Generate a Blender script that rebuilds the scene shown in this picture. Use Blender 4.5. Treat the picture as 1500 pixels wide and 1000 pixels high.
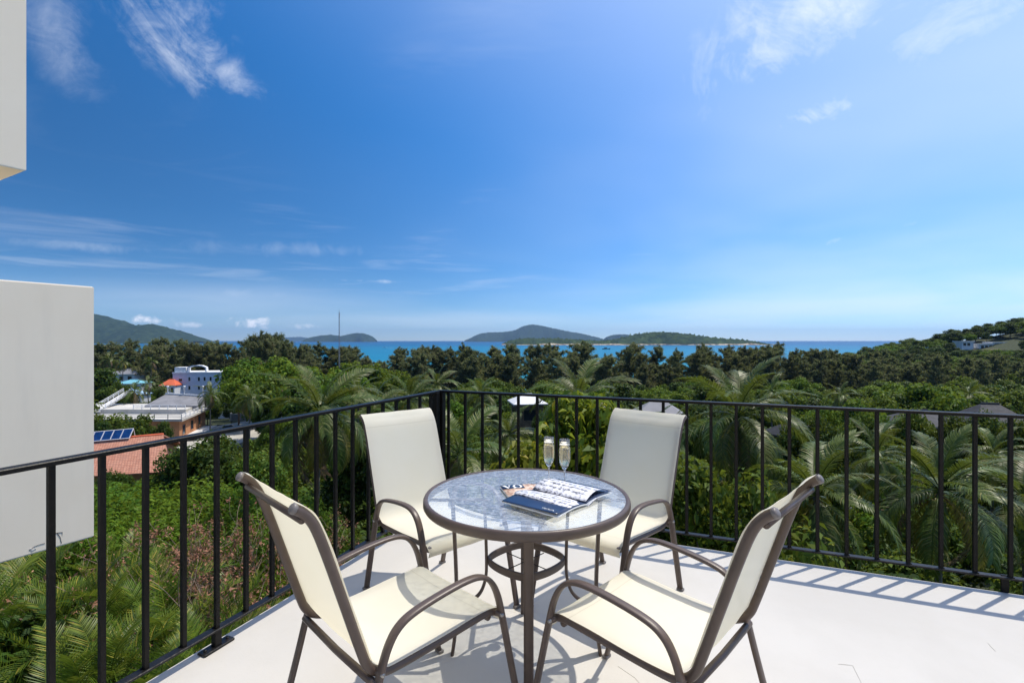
import bpy, math, random
import numpy as np
from mathutils import Vector, Matrix

R = math.radians
random.seed(7)
rng = np.random.default_rng(11)
scene = bpy.context.scene
for o in list(bpy.data.objects):
    bpy.data.objects.remove(o)

# ------------------------------------------------------------------ camera
F, CX, CY, CAMZ = 735.0, 750.0, 498.3, 1.40        # focal length and horizon of the 1500 px photograph, eye height
cam_d = bpy.data.cameras.new('camera')
cam = bpy.data.objects.new('camera', cam_d)
scene.collection.objects.link(cam)
cam_d.sensor_width = 36.0
cam_d.lens = 36.0 * F / 1500.0
cam_d.shift_y = -1.7 / 1500.0
cam_d.clip_start = 0.05
cam_d.clip_end = 200000.0
cam.location = (0, 0, CAMZ)
cam.rotation_euler = (R(90), 0, 0)
scene.camera = cam

# ------------------------------------------------------------------ sky
SUN_DIR = Vector((0.366, 0.188, 1.0)).normalized()      # towards the sun, from the railing's shadow
SUN_EL = math.asin(SUN_DIR.z)
SUN_AZ = math.atan2(SUN_DIR.x, SUN_DIR.y)               # clockwise from +Y


class NT:
    """tiny helper for node trees"""
    def __init__(self, tree):
        self.t = tree
        self.n = tree.nodes
        self.l = tree.links

    def add(self, typ, props=None, **ins):
        nd = self.n.new(typ)
        for k, v in (props or {}).items():
            setattr(nd, k, v)
        for k, v in ins.items():
            self.put(nd, k, v)
        return nd

    def put(self, nd, key, v):
        key = int(key[1:]) if key[0] == 'i' and key[1:].isdigit() else key.replace('_', ' ')
        s = nd.inputs[key]
        if isinstance(v, bpy.types.NodeSocket):
            self.l.new(v, s)
        elif isinstance(v, bpy.types.Node):
            self.l.new(v.outputs[0], s)
        else:
            s.default_value = v

    def math(self, op, a, b=None, c=None, clamp=False):
        nd = self.n.new('ShaderNodeMath')
        nd.operation = op
        nd.use_clamp = clamp
        for i, v in enumerate((a, b, c)):
            if v is not None:
                self.put(nd, 'i%d' % i, v)
        return nd.outputs[0]

    def vmath(self, op, a, b=None):
        nd = self.n.new('ShaderNodeVectorMath')
        nd.operation = op
        self.put(nd, 'i0', a)
        if b is not None:
            self.put(nd, 'i1', b)
        return nd.outputs[1] if op in ('DOT_PRODUCT', 'LENGTH') else nd.outputs[0]

    def mix(self, fac, a, b, blend='MIX'):
        nd = self.n.new('ShaderNodeMix')
        nd.data_type = 'RGBA'
        nd.blend_type = blend
        for s, v in ((nd.inputs[0], fac), (nd.inputs[6], a), (nd.inputs[7], b)):
            if isinstance(v, bpy.types.NodeSocket):
                self.l.new(v, s)
            else:
                s.default_value = v
        return nd.outputs[2]

    def ramp(self, fac, stops):
        nd = self.n.new('ShaderNodeValToRGB')
        e = nd.color_ramp.elements
        while len(e) < len(stops):
            e.new(0.5)
        for el, (p, c) in zip(e, stops):
            el.position = p
            el.color = c if len(c) == 4 else (*c, 1)
        self.put(nd, 'i0', fac)
        return nd.outputs[0]

    def sstep(self, v, a, b):
        nd = self.n.new('ShaderNodeMapRange')
        nd.interpolation_type = 'SMOOTHSTEP'
        self.put(nd, 'i0', v)
        nd.inputs[1].default_value = a
        nd.inputs[2].default_value = b
        return nd.outputs[0]

    def noise(self, vec, scale, detail=4.0, rough=0.55, dist=0.0):
        nd = self.n.new('ShaderNodeTexNoise')
        nd.inputs['Scale'].default_value = scale
        nd.inputs['Detail'].default_value = detail
        nd.inputs['Roughness'].default_value = rough
        nd.inputs['Distortion'].default_value = dist
        if vec is not None:
            self.l.new(vec, nd.inputs['Vector'])
        return nd.outputs[0]


def c4(c):
    return (c[0], c[1], c[2], 1.0)


world = bpy.data.worlds.new('World')
scene.world = world
world.use_nodes = True
world.cycles.sampling_method = 'MANUAL'
world.cycles.sample_map_resolution = 256
w = NT(world.node_tree)
w.n.clear()
sky = w.add('ShaderNodeTexSky', dict(sky_type='NISHITA', sun_disc=False, sun_elevation=SUN_EL, sun_rotation=SUN_AZ,
                                     altitude=30.0, air_density=0.6, dust_density=0.0, ozone_density=6.0))
coord = w.add('ShaderNodeTexCoord').outputs['Generated']
sep = w.add('ShaderNodeSeparateXYZ', i0=coord)
dx, dy, dz = sep.outputs
# deeper, polarised blue
hs = w.add('ShaderNodeHueSaturation', Saturation=1.24, Value=1.0, Hue=0.497, Color=sky.outputs[0])
# polarising filter: skylight is polarised most at a right angle to the sun
cs = w.vmath('DOT_PRODUCT', w.vmath('NORMALIZE', coord), tuple(SUN_DIR))
c2 = w.math('MULTIPLY', cs, cs)
dop = w.math('DIVIDE', w.math('SUBTRACT', 1.0, c2), w.math('ADD', 1.0, c2))
gain = w.math('MULTIPLY', w.math('SUBTRACT', 1.0, w.math('MULTIPLY', dop, 0.74)), 2.2)
skycol = w.vmath('SCALE', hs.outputs[0])
w.put(skycol.node, 'Scale', gain)
# cirrus veils: noise on a flat cloud sheet, stretched
up = w.math('MAXIMUM', dz, 0.0)
den = w.math('ADD', up, 0.10)
px = w.math('DIVIDE', dx, den)
py = w.math('DIVIDE', dy, den)
sheet = w.add('ShaderNodeCombineXYZ', i0=px, i1=py, i2=0.0).outputs[0]
rot = w.add('ShaderNodeMapping', i0=sheet, Rotation=(0, 0, R(-25)), Scale=(0.55, 1.5, 1.0)).outputs[0]
wisps = w.noise(rot, 1.7, 6.0, 0.62, 0.9)
patch = w.noise(sheet, 0.55, 3.0, 0.5, 0.3)
veil = w.math('MULTIPLY', w.sstep(wisps, 0.44, 0.86), w.sstep(patch, 0.42, 0.72))
# low flat streaks above the horizon
az = w.math('ARCTAN2', dx, dy)
band = w.add('ShaderNodeCombineXYZ', i0=w.math('MULTIPLY', az, 2.2), i1=w.math('MULTIPLY', dz, 26.0), i2=3.3).outputs[0]
st = w.sstep(w.noise(band, 1.5, 6.0, 0.55, 0.5), 0.46, 0.78)
stm = w.math('MULTIPLY', w.sstep(dz, 0.02, 0.09), w.math('SUBTRACT', 1.0, w.sstep(dz, 0.13, 0.30)))
streak = w.math('MULTIPLY', w.math('MULTIPLY', st, stm), 0.20)
# single clouds standing in the view: a soft spot broken up by noise
fluff = w.math('ADD', w.math('MULTIPLY', w.noise(coord, 5.5, 7.0, 0.66, 1.6), 0.7), w.math('MULTIPLY', w.noise(coord, 21.0, 4.0, 0.7, 0.8), 0.3))
fine = w.noise(coord, 30.0, 5.0, 0.6, 0.3)


def spot(pxx, pyy, ru, rv, tilt, strength, tex, lo, hi):
    d = Vector(((pxx - CX) / F, 1.0, (CY - pyy) / F)).normalized()
    u = Vector((d.y, -d.x, 0)).normalized()
    v = u.cross(d)
    a, b = u * math.cos(tilt) + v * math.sin(tilt), -u * math.sin(tilt) + v * math.cos(tilt)
    da = w.math('DIVIDE', w.vmath('DOT_PRODUCT', coord, tuple(a)), ru / F)
    db = w.math('DIVIDE', w.vmath('DOT_PRODUCT', coord, tuple(b)), rv / F)
    front = w.math('GREATER_THAN', w.vmath('DOT_PRODUCT', coord, tuple(d)), 0.0)
    r2 = w.math('ADD', w.math('MULTIPLY', da, da), w.math('MULTIPLY', db, db))
    fall = w.math('MULTIPLY', w.math('POWER', 2.718, w.math('MULTIPLY', r2, -2.2)), front)
    s = w.math('ADD', tex, w.math('MULTIPLY', w.math('SUBTRACT', fall, 1.0), 0.30))
    return w.math('MULTIPLY', w.sstep(s, lo, hi), w.math('MULTIPLY', fall, strength))


clouds = None
for args in ((262, 55, 135, 75, R(-42), .62, fluff, .34, .66), (345, 120, 80, 50, R(-35), .5, fluff, .34, .70),
             (82, 45, 65, 130, R(25), .30, fluff, .34, .75), (1185, 28, 250, 110, R(15), .75, fluff, .25, .74),
             (1430, 15, 210, 85, R(5), .55, fluff, .25, .74), (1200, 166, 130, 44, R(4), .75, fluff, .29, .70),
             (1060, 160, 90, 40, R(10), .3, fluff, .25, .7), (1400, 120, 120, 50, R(15), .25, fluff, .25, .7),
             (1380, 260, 720, 400, R(20), .42, patch, -.1, .8), (1250, 348, 300, 16, R(9), .35, fluff, .36, .66), (1400, 388, 240, 11, R(9), .40, fluff, .36, .66), (1350, 440, 620, 75, R(2), .55, patch, -.1, .7), (700, 470, 620, 32, 0, .28, patch, -.1, .7), (300, 440, 420, 40, 0, .25, patch, -.1, .7), (430, 365, 260, 22, R(2), .20, fluff, .34, .70), (360, 432, 380, 26, R(1), .30, fluff, .30, .70), (560, 412, 230, 7, R(0), .38, fluff, .36, .66), (120, 360, 150, 14, R(2), .22, fluff, .34, .70), (1055, 262, 26, 40, R(60), .25, fluff, .36, .66),
             (372, 472, 60, 17, 0, 1.2, fine, .36, .60), (208, 470, 55, 13, 0, 1.2, fine, .36, .60),
             (290, 476, 60, 9, 0, .7, fine, .36, .62), (450, 478, 60, 9, 0, .6, fine, .36, .62)):
    s = spot(*args)
    clouds = s if clouds is None else w.math('MAXIMUM', clouds, s)
allc = w.math('MAXIMUM', clouds, w.math('MAXIMUM', w.math('MULTIPLY', veil, 0.30), streak), clamp=True)
# bright veil added as neutral fill light: the sky whitens towards the unseen sun
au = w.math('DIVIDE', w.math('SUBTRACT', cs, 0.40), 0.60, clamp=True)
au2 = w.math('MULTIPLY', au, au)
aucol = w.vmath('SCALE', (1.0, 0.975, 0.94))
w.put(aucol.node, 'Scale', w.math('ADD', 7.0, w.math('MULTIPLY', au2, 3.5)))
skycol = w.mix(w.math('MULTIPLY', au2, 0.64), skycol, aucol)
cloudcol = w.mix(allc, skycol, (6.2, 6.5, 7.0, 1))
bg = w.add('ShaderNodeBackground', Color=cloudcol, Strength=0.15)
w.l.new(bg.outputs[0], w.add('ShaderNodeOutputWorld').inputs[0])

sun_d = bpy.data.lights.new('sun', 'SUN')
sun_d.energy = 3.8
sun_d.angle = R(0.53)
sun_d.color = (1.0, 0.93, 0.81)
sun = bpy.data.objects.new('sun', sun_d)
scene.collection.objects.link(sun)
sun.rotation_euler = SUN_DIR.to_track_quat('Z', 'Y').to_euler()
sun.location = SUN_DIR * 60

vs = scene.view_settings
vs.view_transform = 'Standard'
vs.look = 'None'
vs.exposure = 0.26
vs.gamma = 1.0
vs.use_curve_mapping = False
scene.cycles.use_denoising = True
scene.cycles.max_bounces = 12
scene.cycles.transparent_max_bounces = 24
scene.cycles.volume_bounces = 0
scene.cycles.sample_clamp_indirect = 6.0

# ------------------------------------------------------------------ helpers
COL = scene.collection
MATS = {}


def material(name, fn):
    if name not in MATS:
        m = bpy.data.materials.new(name)
        m.use_nodes = True
        nt = NT(m.node_tree)
        nt.n.clear()
        out = nt.add('ShaderNodeOutputMaterial')
        sh = fn(nt)
        nt.l.new(sh if isinstance(sh, bpy.types.NodeSocket) else sh.outputs[0], out.inputs[0])
        MATS[name] = m
    return MATS[name]


def simple(name, col, rough=0.6, var=0.12, scale=6.0, bump=0.0, bscale=40.0, metal=0.0, spec=0.5, stain=None):
    def fn(t):
        tc = t.add('ShaderNodeTexCoord').outputs['Object']
        n = t.noise(tc, scale, 5.0)
        lo = tuple(max(0, c * (1 - var)) for c in col)
        hi = tuple(min(1, c * (1 + var)) for c in col)
        cc = t.mix(t.sstep(n, 0.3, 0.7), c4(lo), c4(hi))
        if stain:
            s = t.noise(tc, stain[1], 6.0, 0.6, 0.4)
            cc = t.mix(t.math('MULTIPLY', t.sstep(s, 0.52, 0.72), stain[2]), cc, c4(stain[0]))
        p = t.add('ShaderNodeBsdfPrincipled', Base_Color=cc, Metallic=metal)
        p.inputs['Specular IOR Level'].default_value = spec
        t.put(p, 'Roughness', t.math('ADD', rough - 0.08, t.math('MULTIPLY', t.noise(tc, scale * 3, 4.0), 0.16)))
        if bump:
            b = t.add('ShaderNodeBump', Strength=bump, Distance=0.01, Height=t.noise(tc, bscale, 4.0))
            t.l.new(b.outputs[0], p.inputs['Normal'])
        return p
    return material(name, fn)


def make_mesh(name, verts, faces, mat=None, smooth=False):
    me = bpy.data.meshes.new(name)
    me.from_pydata([tuple(v) for v in verts], [], faces)
    if mat:
        me.materials.append(mat)
    if smooth:
        me.polygons.foreach_set('use_smooth', [True] * len(me.polygons))
    me.update()
    return me


def np_mesh(name, V, Q, mat, smooth=False):
    """V (n,3) array, Q (m,k) array of k-gons"""
    me = bpy.data.meshes.new(name)
    V = np.asarray(V, dtype=np.float32)
    Q = np.asarray(Q, dtype=np.int32)
    m, k = Q.shape
    me.vertices.add(len(V))
    me.vertices.foreach_set('co', V.ravel())
    me.loops.add(m * k)
    me.loops.foreach_set('vertex_index', Q.ravel())
    me.polygons.add(m)
    me.polygons.foreach_set('loop_start', np.arange(0, m * k, k, dtype=np.int32))
    if smooth:
        me.polygons.foreach_set('use_smooth', np.ones(m, dtype=bool))
    me.materials.append(mat)
    me.update(calc_edges=True)
    me.validate()
    return me


def link(name, me, parent=None, loc=(0, 0, 0), rot=(0, 0, 0), sc=(1, 1, 1), kind=None, label=None):
    o = bpy.data.objects.new(name, me)
    COL.objects.link(o)
    if parent:
        o.parent = parent
    o.location = loc
    o.rotation_euler = rot
    o.scale = (sc, sc, sc) if isinstance(sc, (int, float)) else sc
    if kind:
        o['kind'] = kind
    if label:
        o['label'] = label
    return o


def thing(name, label, cat, loc=(0, 0, 0), rz=0.0, group=None, me=None, sc=1.0):
    o = link(name, me, None, loc, (0, 0, rz), sc)
    o['label'] = label
    o['category'] = cat
    if group:
        o['group'] = group
    return o


class MB:
    """collects boxes, sweeps and lathes into one mesh"""
    def __init__(self):
        self.v, self.f, self.sm = [], [], []

    def quad_add(self, vs, fs, smooth=False):
        b = len(self.v)
        self.v += [tuple(p) for p in vs]
        self.f += [tuple(i + b for i in f) for f in fs]
        self.sm += [smooth] * len(fs)

    def box(self, c, s, rz=0.0, mat=None):
        hx, hy, hz = s[0] / 2, s[1] / 2, s[2] / 2
        M = Matrix.Rotation(rz, 3, 'Z') if mat is None else mat
        pts = [Vector(c) + M @ Vector((x, y, z)) for x in (-hx, hx) for y in (-hy, hy) for z in (-hz, hz)]
        self.quad_add(pts, [(0, 1, 3, 2), (4, 6, 7, 5), (0, 4, 5, 1), (2, 3, 7, 6), (0, 2, 6, 4), (1, 5, 7, 3)])
        return self

    def bevbox(self, c, s, b=0.004, rz=0.0):
        """box with chamfered vertical and top edges"""
        hx, hy, hz = s[0] / 2, s[1] / 2, s[2] / 2
        M = Matrix.Rotation(rz, 3, 'Z')
        rings = []
        for z, i in ((-hz, b), (-hz + b, 0), (hz - b, 0), (hz, b)):
            x, y = hx - i, hy - i
            k = b
            rings.append([(x, -y + k, z), (x, y - k, z), (x - k, y, z), (-x + k, y, z), (-x, y - k, z), (-x, -y + k, z), (-x + k, -y, z), (x - k, -y, z)])
        pts = [Vector(c) + M @ Vector(p) for r in rings for p in r]
        fs = []
        for r in range(3):
            for i in range(8):
                j = (i + 1) % 8
                fs.append((r * 8 + i, r * 8 + j, r * 8 + 8 + j, r * 8 + 8 + i))
        fs.append(tuple(reversed(range(8))))
        fs.append(tuple(range(24, 32)))
        self.quad_add(pts, fs)
        return self

    def sweep(self, path, a, b, side, n=10, power=2.0, cap=True, closed=False):
        """elliptical bar along path: half width a along 'side', half thickness b across it"""
        P = [Vector(p) for p in path]
        N = len(P)
        pts, fs = [], []
        for i in range(N):
            if closed:
                t = (P[(i + 1) % N] - P[i - 1]).normalized()
            else:
                t = (P[min(i + 1, N - 1)] - P[max(i - 1, 0)]).normalized()
            sd = Vector(side(i) if callable(side) else side)
            sd = (sd - t * sd.dot(t)).normalized()
            nn = t.cross(sd)
            aa = a[i] if isinstance(a, (list, tuple)) else a
            bb = b[i] if isinstance(b, (list, tuple)) else b
            for k in range(n):
                an = 2 * math.pi * (k + 0.5) / n
                cs, sn = math.cos(an), math.sin(an)
                e = 2.0 / power
                pts.append(P[i] + sd * aa * math.copysign(abs(cs) ** e, cs) + nn * bb * math.copysign(abs(sn) ** e, sn))
        M = N if closed else N - 1
        for i in range(M):
            for k in range(n):
                k2 = (k + 1) % n
                i2 = (i + 1) % N
                fs.append((i * n + k, i * n + k2, i2 * n + k2, i2 * n + k))
        if cap and not closed:
            fs.append(tuple(reversed(range(n))))
            fs.append(tuple(range((N - 1) * n, N * n)))
        self.quad_add(pts, fs, n > 6)
        return self

    def tube(self, path, r, n=6):
        return self.sweep(path, r, r, lambda i: (0.31, 0.17, 0.93) if abs((Vector(path[-1]) - Vector(path[0])).normalized().z) < 0.8 else (1, 0.1, 0), n)

    def lathe(self, prof, n=24, c=(0, 0, 0)):
        pts, fs = [], []
        m = len(prof)
        for k in range(n):
            an = 2 * math.pi * k / n
            for r, z in prof:
                pts.append((c[0] + r * math.cos(an), c[1] + r * math.sin(an), c[2] + z))
        for k in range(n):
            k2 = (k + 1) % n
            for i in range(m - 1):
                fs.append((k * m + i, k2 * m + i, k2 * m + i + 1, k * m + i + 1))
        self.quad_add(pts, fs, True)
        return self

    def mesh(self, name, mat):
        me = bpy.data.meshes.new(name)
        me.from_pydata(self.v, [], self.f)
        me.polygons.foreach_set('use_smooth', self.sm)
        me.materials.append(mat)
        me.validate()
        me.update()
        return me

    def build(self, name, mat, parent=None, **kw):
        return link(name, self.mesh(name, mat), parent, **kw)


def spline(pts, n=6):
    """Catmull-Rom through 2D/3D points"""
    P = [Vector(p) for p in pts]
    P = [P[0] * 2 - P[1]] + P + [P[-1] * 2 - P[-2]]
    out = []
    for i in range(1, len(P) - 2):
        for k in range(n):
            t = k / n
            a, b, c, d = P[i - 1], P[i], P[i + 1], P[i + 2]
            out.append(0.5 * ((2 * b) + (c - a) * t + (2 * a - 5 * b + 4 * c - d) * t * t + (3 * b - a - 3 * c + d) * t ** 3))
    out.append(P[-2])
    return out


def plane_pt(x, y, z):
    """point on the level z that the photograph shows at pixel x, y (used to measure the place)"""
    Y = (CAMZ - z) * F / (y - CY)
    return Vector(((x - CX) / F * Y, Y, z))


def at_depth(x, y, Y):
    return Vector(((x - CX) / F * Y, Y, CAMZ - (y - CY) * Y / F))
# ------------------------------------------------------------------ terrain, sea, islands
GY = np.array([-400, -60, 0, 10, 25, 50, 90, 150, 215, 245, 262, 300, 420, 800, 60000.])
GZ = np.array([-6, -7, -8.2, -9.5, -13, -17, -20.5, -23, -25, -26.1, -27.7, -31, -36, -40, -45.])
SEA = -27.0


def ground_z(x, y):
    z = np.interp(y, GY, GZ)
    hill = 46 * np.exp(-((x - 420) / 182.0) ** 2 - ((y - 345) / 115.0) ** 2)
    z = z + hill
    z = z + 0.5 * np.sin(x * 0.11 + 1.0) * np.cos(y * 0.13) * np.clip((y - 6) / 20, 0, 1)
    return z


def gz(x, y):
    return float(ground_z(np.float64(x), np.float64(y)))


def grass_mat(t):
    tc = t.add('ShaderNodeTexCoord').outputs['Object']
    n1 = t.noise(tc, 0.12, 6.0, 0.6)
    n2 = t.noise(tc, 2.5, 6.0, 0.65)
    c = t.mix(t.sstep(n2, 0.3, 0.7), (0.020, 0.026, 0.010, 1), (0.045, 0.060, 0.018, 1))
    c = t.mix(t.sstep(n1, 0.56, 0.70), c, (0.100, 0.078, 0.048, 1))
    p = t.add('ShaderNodeBsdfPrincipled', Base_Color=c, Roughness=0.95)
    b = t.add('ShaderNodeBump', Strength=0.8, Distance=0.15, Height=n2)
    t.l.new(b.outputs[0], p.inputs['Normal'])
    return p


xs = np.unique(np.concatenate([np.linspace(-6000, -400, 16), np.linspace(-400, 700, 111), np.linspace(700, 6000, 14)]))
ys = np.unique(np.concatenate([np.linspace(-400, -20, 10), np.linspace(-20, 60, 41), np.linspace(60, 520, 93), np.linspace(520, 900, 6)]))
Xg, Yg = np.meshgrid(xs, ys)
Zg = ground_z(Xg, Yg)
nx, ny = len(xs), len(ys)
idx = np.arange(nx * ny).reshape(ny, nx)
quads = np.stack([idx[:-1, :-1], idx[:-1, 1:], idx[1:, 1:], idx[1:, :-1]], -1).reshape(-1, 4)
link('ground', np_mesh('ground', np.stack([Xg, Yg, Zg], -1).reshape(-1, 3), quads, material('grass', grass_mat), True), kind='structure')


def sea_mat(t):
    tc = t.add('ShaderNodeTexCoord').outputs['Object']
    sp = t.add('ShaderNodeSeparateXYZ', i0=tc)
    n = t.noise(t.add('ShaderNodeMapping', i0=tc, Scale=(0.0005, 0.0016, 1)).outputs[0], 1.0, 5.0, 0.6, 0.5)
    depth = t.math('ADD', t.math('MULTIPLY', sp.outputs[1], 1 / 9000.0), t.math('MULTIPLY', t.math('SUBTRACT', n, 0.5), 0.34))
    c = t.ramp(depth, [(0.0, (0.010, 0.240, 0.300)), (0.10, (0.002, 0.165, 0.280)), (0.35, (0.001, 0.090, 0.210)), (1.0, (0.001, 0.055, 0.150))])
    p = t.add('ShaderNodeBsdfPrincipled', Base_Color=c, Roughness=0.32, IOR=1.33)
    p.inputs['Specular IOR Level'].default_value = 0.10
    w1 = t.noise(t.add('ShaderNodeMapping', i0=tc, Scale=(0.05, 0.12, 1)).outputs[0], 1.0, 8.0, 0.7)
    b = t.add('ShaderNodeBump', Strength=0.9, Distance=1.2, Height=w1)
    t.l.new(b.outputs[0], p.inputs['Normal'])
    return p


sv, sf = [], []
sx = [-30000, -8000, -1500, 0, 1500, 8000, 30000]
sy = [-900, 200, 1500, 6000, 12000, 20500]
for yy in sy:
    for xx in sx:
        sv.append((xx, yy, SEA))
for j in range(len(sy) - 1):
    for i in range(len(sx) - 1):
        a = j * len(sx) + i
        sf.append((a, a + 1, a + 1 + len(sx), a + len(sx)))
link('sea', make_mesh('sea', sv, sf, material('sea_water', sea_mat)), kind='structure')


def hill_mat(name, dark, light, sand=True):
    def fn(t):
        geo = t.add('ShaderNodeNewGeometry').outputs['Position']
        z = t.add('ShaderNodeSeparateXYZ', i0=geo).outputs[2]
        n = t.noise(geo, 0.02, 7.0, 0.65)
        c = t.mix(t.sstep(n, 0.35, 0.68), c4(dark), c4(light))
        if sand:
            rk = t.noise(geo, 0.03, 5.0, 0.7)
            sc = t.mix(t.sstep(rk, 0.42, 0.6), (0.50, 0.42, 0.32, 1), (0.16, 0.12, 0.09, 1))
            hgt = t.math('ADD', z, t.math('MULTIPLY', t.noise(geo, 0.008, 4.0), -26.0))
            c = t.mix(t.sstep(hgt, SEA - 9.0, SEA - 5.0), sc, c)
        p = t.add('ShaderNodeBsdfPrincipled', Base_Color=c, Roughness=0.9)
        p.inputs['Specular IOR Level'].default_value = 0.1
        b = t.add('ShaderNodeBump', Strength=1.0, Distance=8.0, Height=n)
        t.l.new(b.outputs[0], p.inputs['Normal'])
        return p
    return material(name, fn)


def island(name, crest, Y, width, mat, seed, rough):
    """crest: (pixel x, pixel y) outline of the ridge in the photograph at distance Y; built as a real ridge 'width' deep"""
    rr = np.random.default_rng(seed)
    cx_ = np.array([(p[0] - CX) / F * Y for p in crest])
    cz_ = np.array([CAMZ + (CY - p[1]) / F * Y for p in crest])
    n, m = 240, 36
    xs_ = np.linspace(cx_[0], cx_[-1], n)
    hz = np.interp(xs_, cx_, cz_) - SEA
    k = np.ones(7) / 7
    hz = np.convolve(np.pad(hz, 3, mode='edge'), k, 'valid')
    v = np.linspace(-1, 1, m)
    end = np.clip(np.minimum(np.arange(n), np.arange(n)[::-1]) / 14.0, 0.12, 1) ** 0.6
    XX = np.repeat(xs_[None], m, 0)
    YY = Y + v[:, None] * width * end[None] * (0.8 + 0.2 * np.sin(xs_ * 7 / (xs_[-1] - xs_[0]) * 3)[None])
    prof = np.clip(1 - np.abs(v) ** 1.5, 0, 1) ** 0.85
    ZZ = SEA - 3 + (hz[None] + 3) * prof[:, None]
    # ridges and gullies running down, plus a bumpy forest canopy
    gul = np.sin(xs_ * 0.012 + seed) * 0.5 + np.sin(xs_ * 0.031 + 2 * seed) * 0.3
    ZZ += (hz[None] * 0.10) * gul[None] * (prof * (1 - prof) * 4)[:, None]
    ZZ += rr.normal(0, rough, ZZ.shape) * np.clip(prof, 0.15, 1)[:, None] * np.clip(hz / hz.max() * 3, 0, 1)[None]
    id_ = np.arange(n * m).reshape(m, n)
    q = np.stack([id_[:-1, :-1], id_[:-1, 1:], id_[1:, 1:], id_[1:, :-1]], -1).reshape(-1, 4)
    return link(name, np_mesh(name, np.stack([XX, YY, ZZ], -1).reshape(-1, 3), q, mat, True), kind='structure')


HM = hill_mat('forest_hill', (0.014, 0.030, 0.009), (0.050, 0.080, 0.022))
HMf = hill_mat('forest_hill_far', (0.012, 0.026, 0.010), (0.035, 0.058, 0.020), False)
island('island', [(735, 504), (745, 500), (770, 496), (810, 496), (860, 499), (885, 500), (905, 497), (925, 491), (945, 488), (962, 486.5), (985, 488), (1005, 489.5),
                  (1020, 492), (1040, 494.5), (1060, 496), (1085, 498), (1105, 500), (1118, 503), (1140, 505.5)], 3100, 210, HM, 1, 5.0)
island('island', [(681, 498.5), (690, 495), (700, 490), (715, 487), (740, 486.5), (755, 484), (765, 478), (780, 475), (795, 477.5), (815, 482), (835, 486), (850, 488.5), (870, 493), (886, 497)], 10500, 900, HMf, 2, 8.0)
island('island', [(884, 498), (890, 493), (900, 490.5), (915, 490), (930, 492), (948, 497)], 9000, 420, HMf, 3, 6.0)
island('island', [(448, 499), (455, 494.5), (470, 491.5), (485, 490.5), (500, 492.5), (510, 490), (522, 487.8), (533, 488.5), (543, 492), (551, 498.5)], 9500, 420, HMf, 4, 6.0)
island('island', [(405, 498), (418, 494.5), (440, 493.5), (456, 496), (470, 498)], 17000, 800, HMf, 5, 8.0)
island('hill', [(-260, 470), (-120, 440), (20, 446), (90, 452), (130, 459), (150, 463), (172, 471), (185, 476), (200, 477.5), (215, 475), (228, 475.5), (245, 482), (260, 490), (272, 497), (290, 500)], 5200, 900, HMf, 6, 6.0)
# ------------------------------------------------------------------ terrace
CORNER = Vector((-0.592, 4.145, 0))
DL = Vector((-0.378, -0.926, 0)).normalized()       # along the left railing, towards the camera
DR = Vector((-DL.y, DL.x, 0))                        # along the right railing
OUT_L, OUT_R = -DR, -DL                              # outward normals


def floor_mat(t):
    tc = t.add('ShaderNodeTexCoord').outputs['Object']
    n = t.noise(tc, 1.3, 6.0, 0.6, 0.3)
    n2 = t.noise(tc, 9.0, 6.0, 0.65)
    c = t.mix(t.sstep(n, 0.30, 0.72), (0.480, 0.460, 0.425, 1), (0.530, 0.510, 0.475, 1))
    c = t.mix(t.math('MULTIPLY', t.sstep(n2, 0.54, 0.76), 0.18), c, (0.45, 0.43, 0.39, 1))
    p = t.add('ShaderNodeBsdfPrincipled', Base_Color=c)
    t.put(p, 'Roughness', t.math('ADD', 0.42, t.math('MULTIPLY', n2, 0.25)))
    p.inputs['Specular IOR Level'].default_value = 0.35
    b = t.add('ShaderNodeBump', Strength=0.12, Distance=0.004, Height=t.noise(tc, 60.0, 5.0, 0.6))
    t.l.new(b.outputs[0], p.inputs['Normal'])
    return p


def wall_mat(t):
    tc = t.add('ShaderNodeTexCoord').outputs['Object']
    n = t.noise(tc, 0.9, 7.0, 0.62, 0.4)
    n2 = t.noise(t.add('ShaderNodeMapping', i0=tc, Scale=(3.0, 3.0, 0.35)).outputs[0], 1.6, 5.0, 0.6)
    c = t.mix(t.sstep(n, 0.25, 0.75), (0.87, 0.755, 0.59, 1), (0.90, 0.795, 0.64, 1))
    c = t.mix(t.math('MULTIPLY', t.sstep(n2, 0.50, 0.80), 0.16), c, (0.55, 0.49, 0.41, 1))
    p = t.add('ShaderNodeBsdfPrincipled', Base_Color=c, Roughness=0.85)
    b = t.add('ShaderNodeBump', Strength=0.14, Distance=0.012, Height=t.noise(tc, 1.8, 5.0, 0.5))
    t.l.new(b.outputs[0], p.inputs['Normal'])
    return p


M_floor = material('white_floor_paint', floor_mat)
M_wall = material('white_render', wall_mat)
edge = 0.05
c0 = CORNER + OUT_L * edge + OUT_R * 0.0
pl = c0 + DL * 7.2
pr = c0 + DR * 7.5
poly = [c0, pl, pl + DR * 7.5, pr]
vv = [(p.x, p.y, 0) for p in poly] + [(p.x, p.y, -0.28) for p in poly]
tf = make_mesh('terrace_floor', vv, [(3, 2, 1, 0), (4, 5, 6, 7), (0, 1, 5, 4), (1, 2, 6, 5), (2, 3, 7, 6), (3, 0, 4, 7)], M_floor)
fl = link('terrace_floor', tf, kind='structure')
ins = [c0 + (DL + DR) * 0.6, c0 + DL * 7.0 + DR * 0.6, c0 + DL * 7.0 + DR * 7.3, c0 + DR * 7.3 + DL * 0.6]
vv = [(p.x, p.y, -0.28) for p in ins] + [(p.x, p.y, -11.5) for p in ins]
bw = [c0 + DL * 6.3, c0 + DL * 6.3 + DR * 7.2]
vv2 = []
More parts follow.
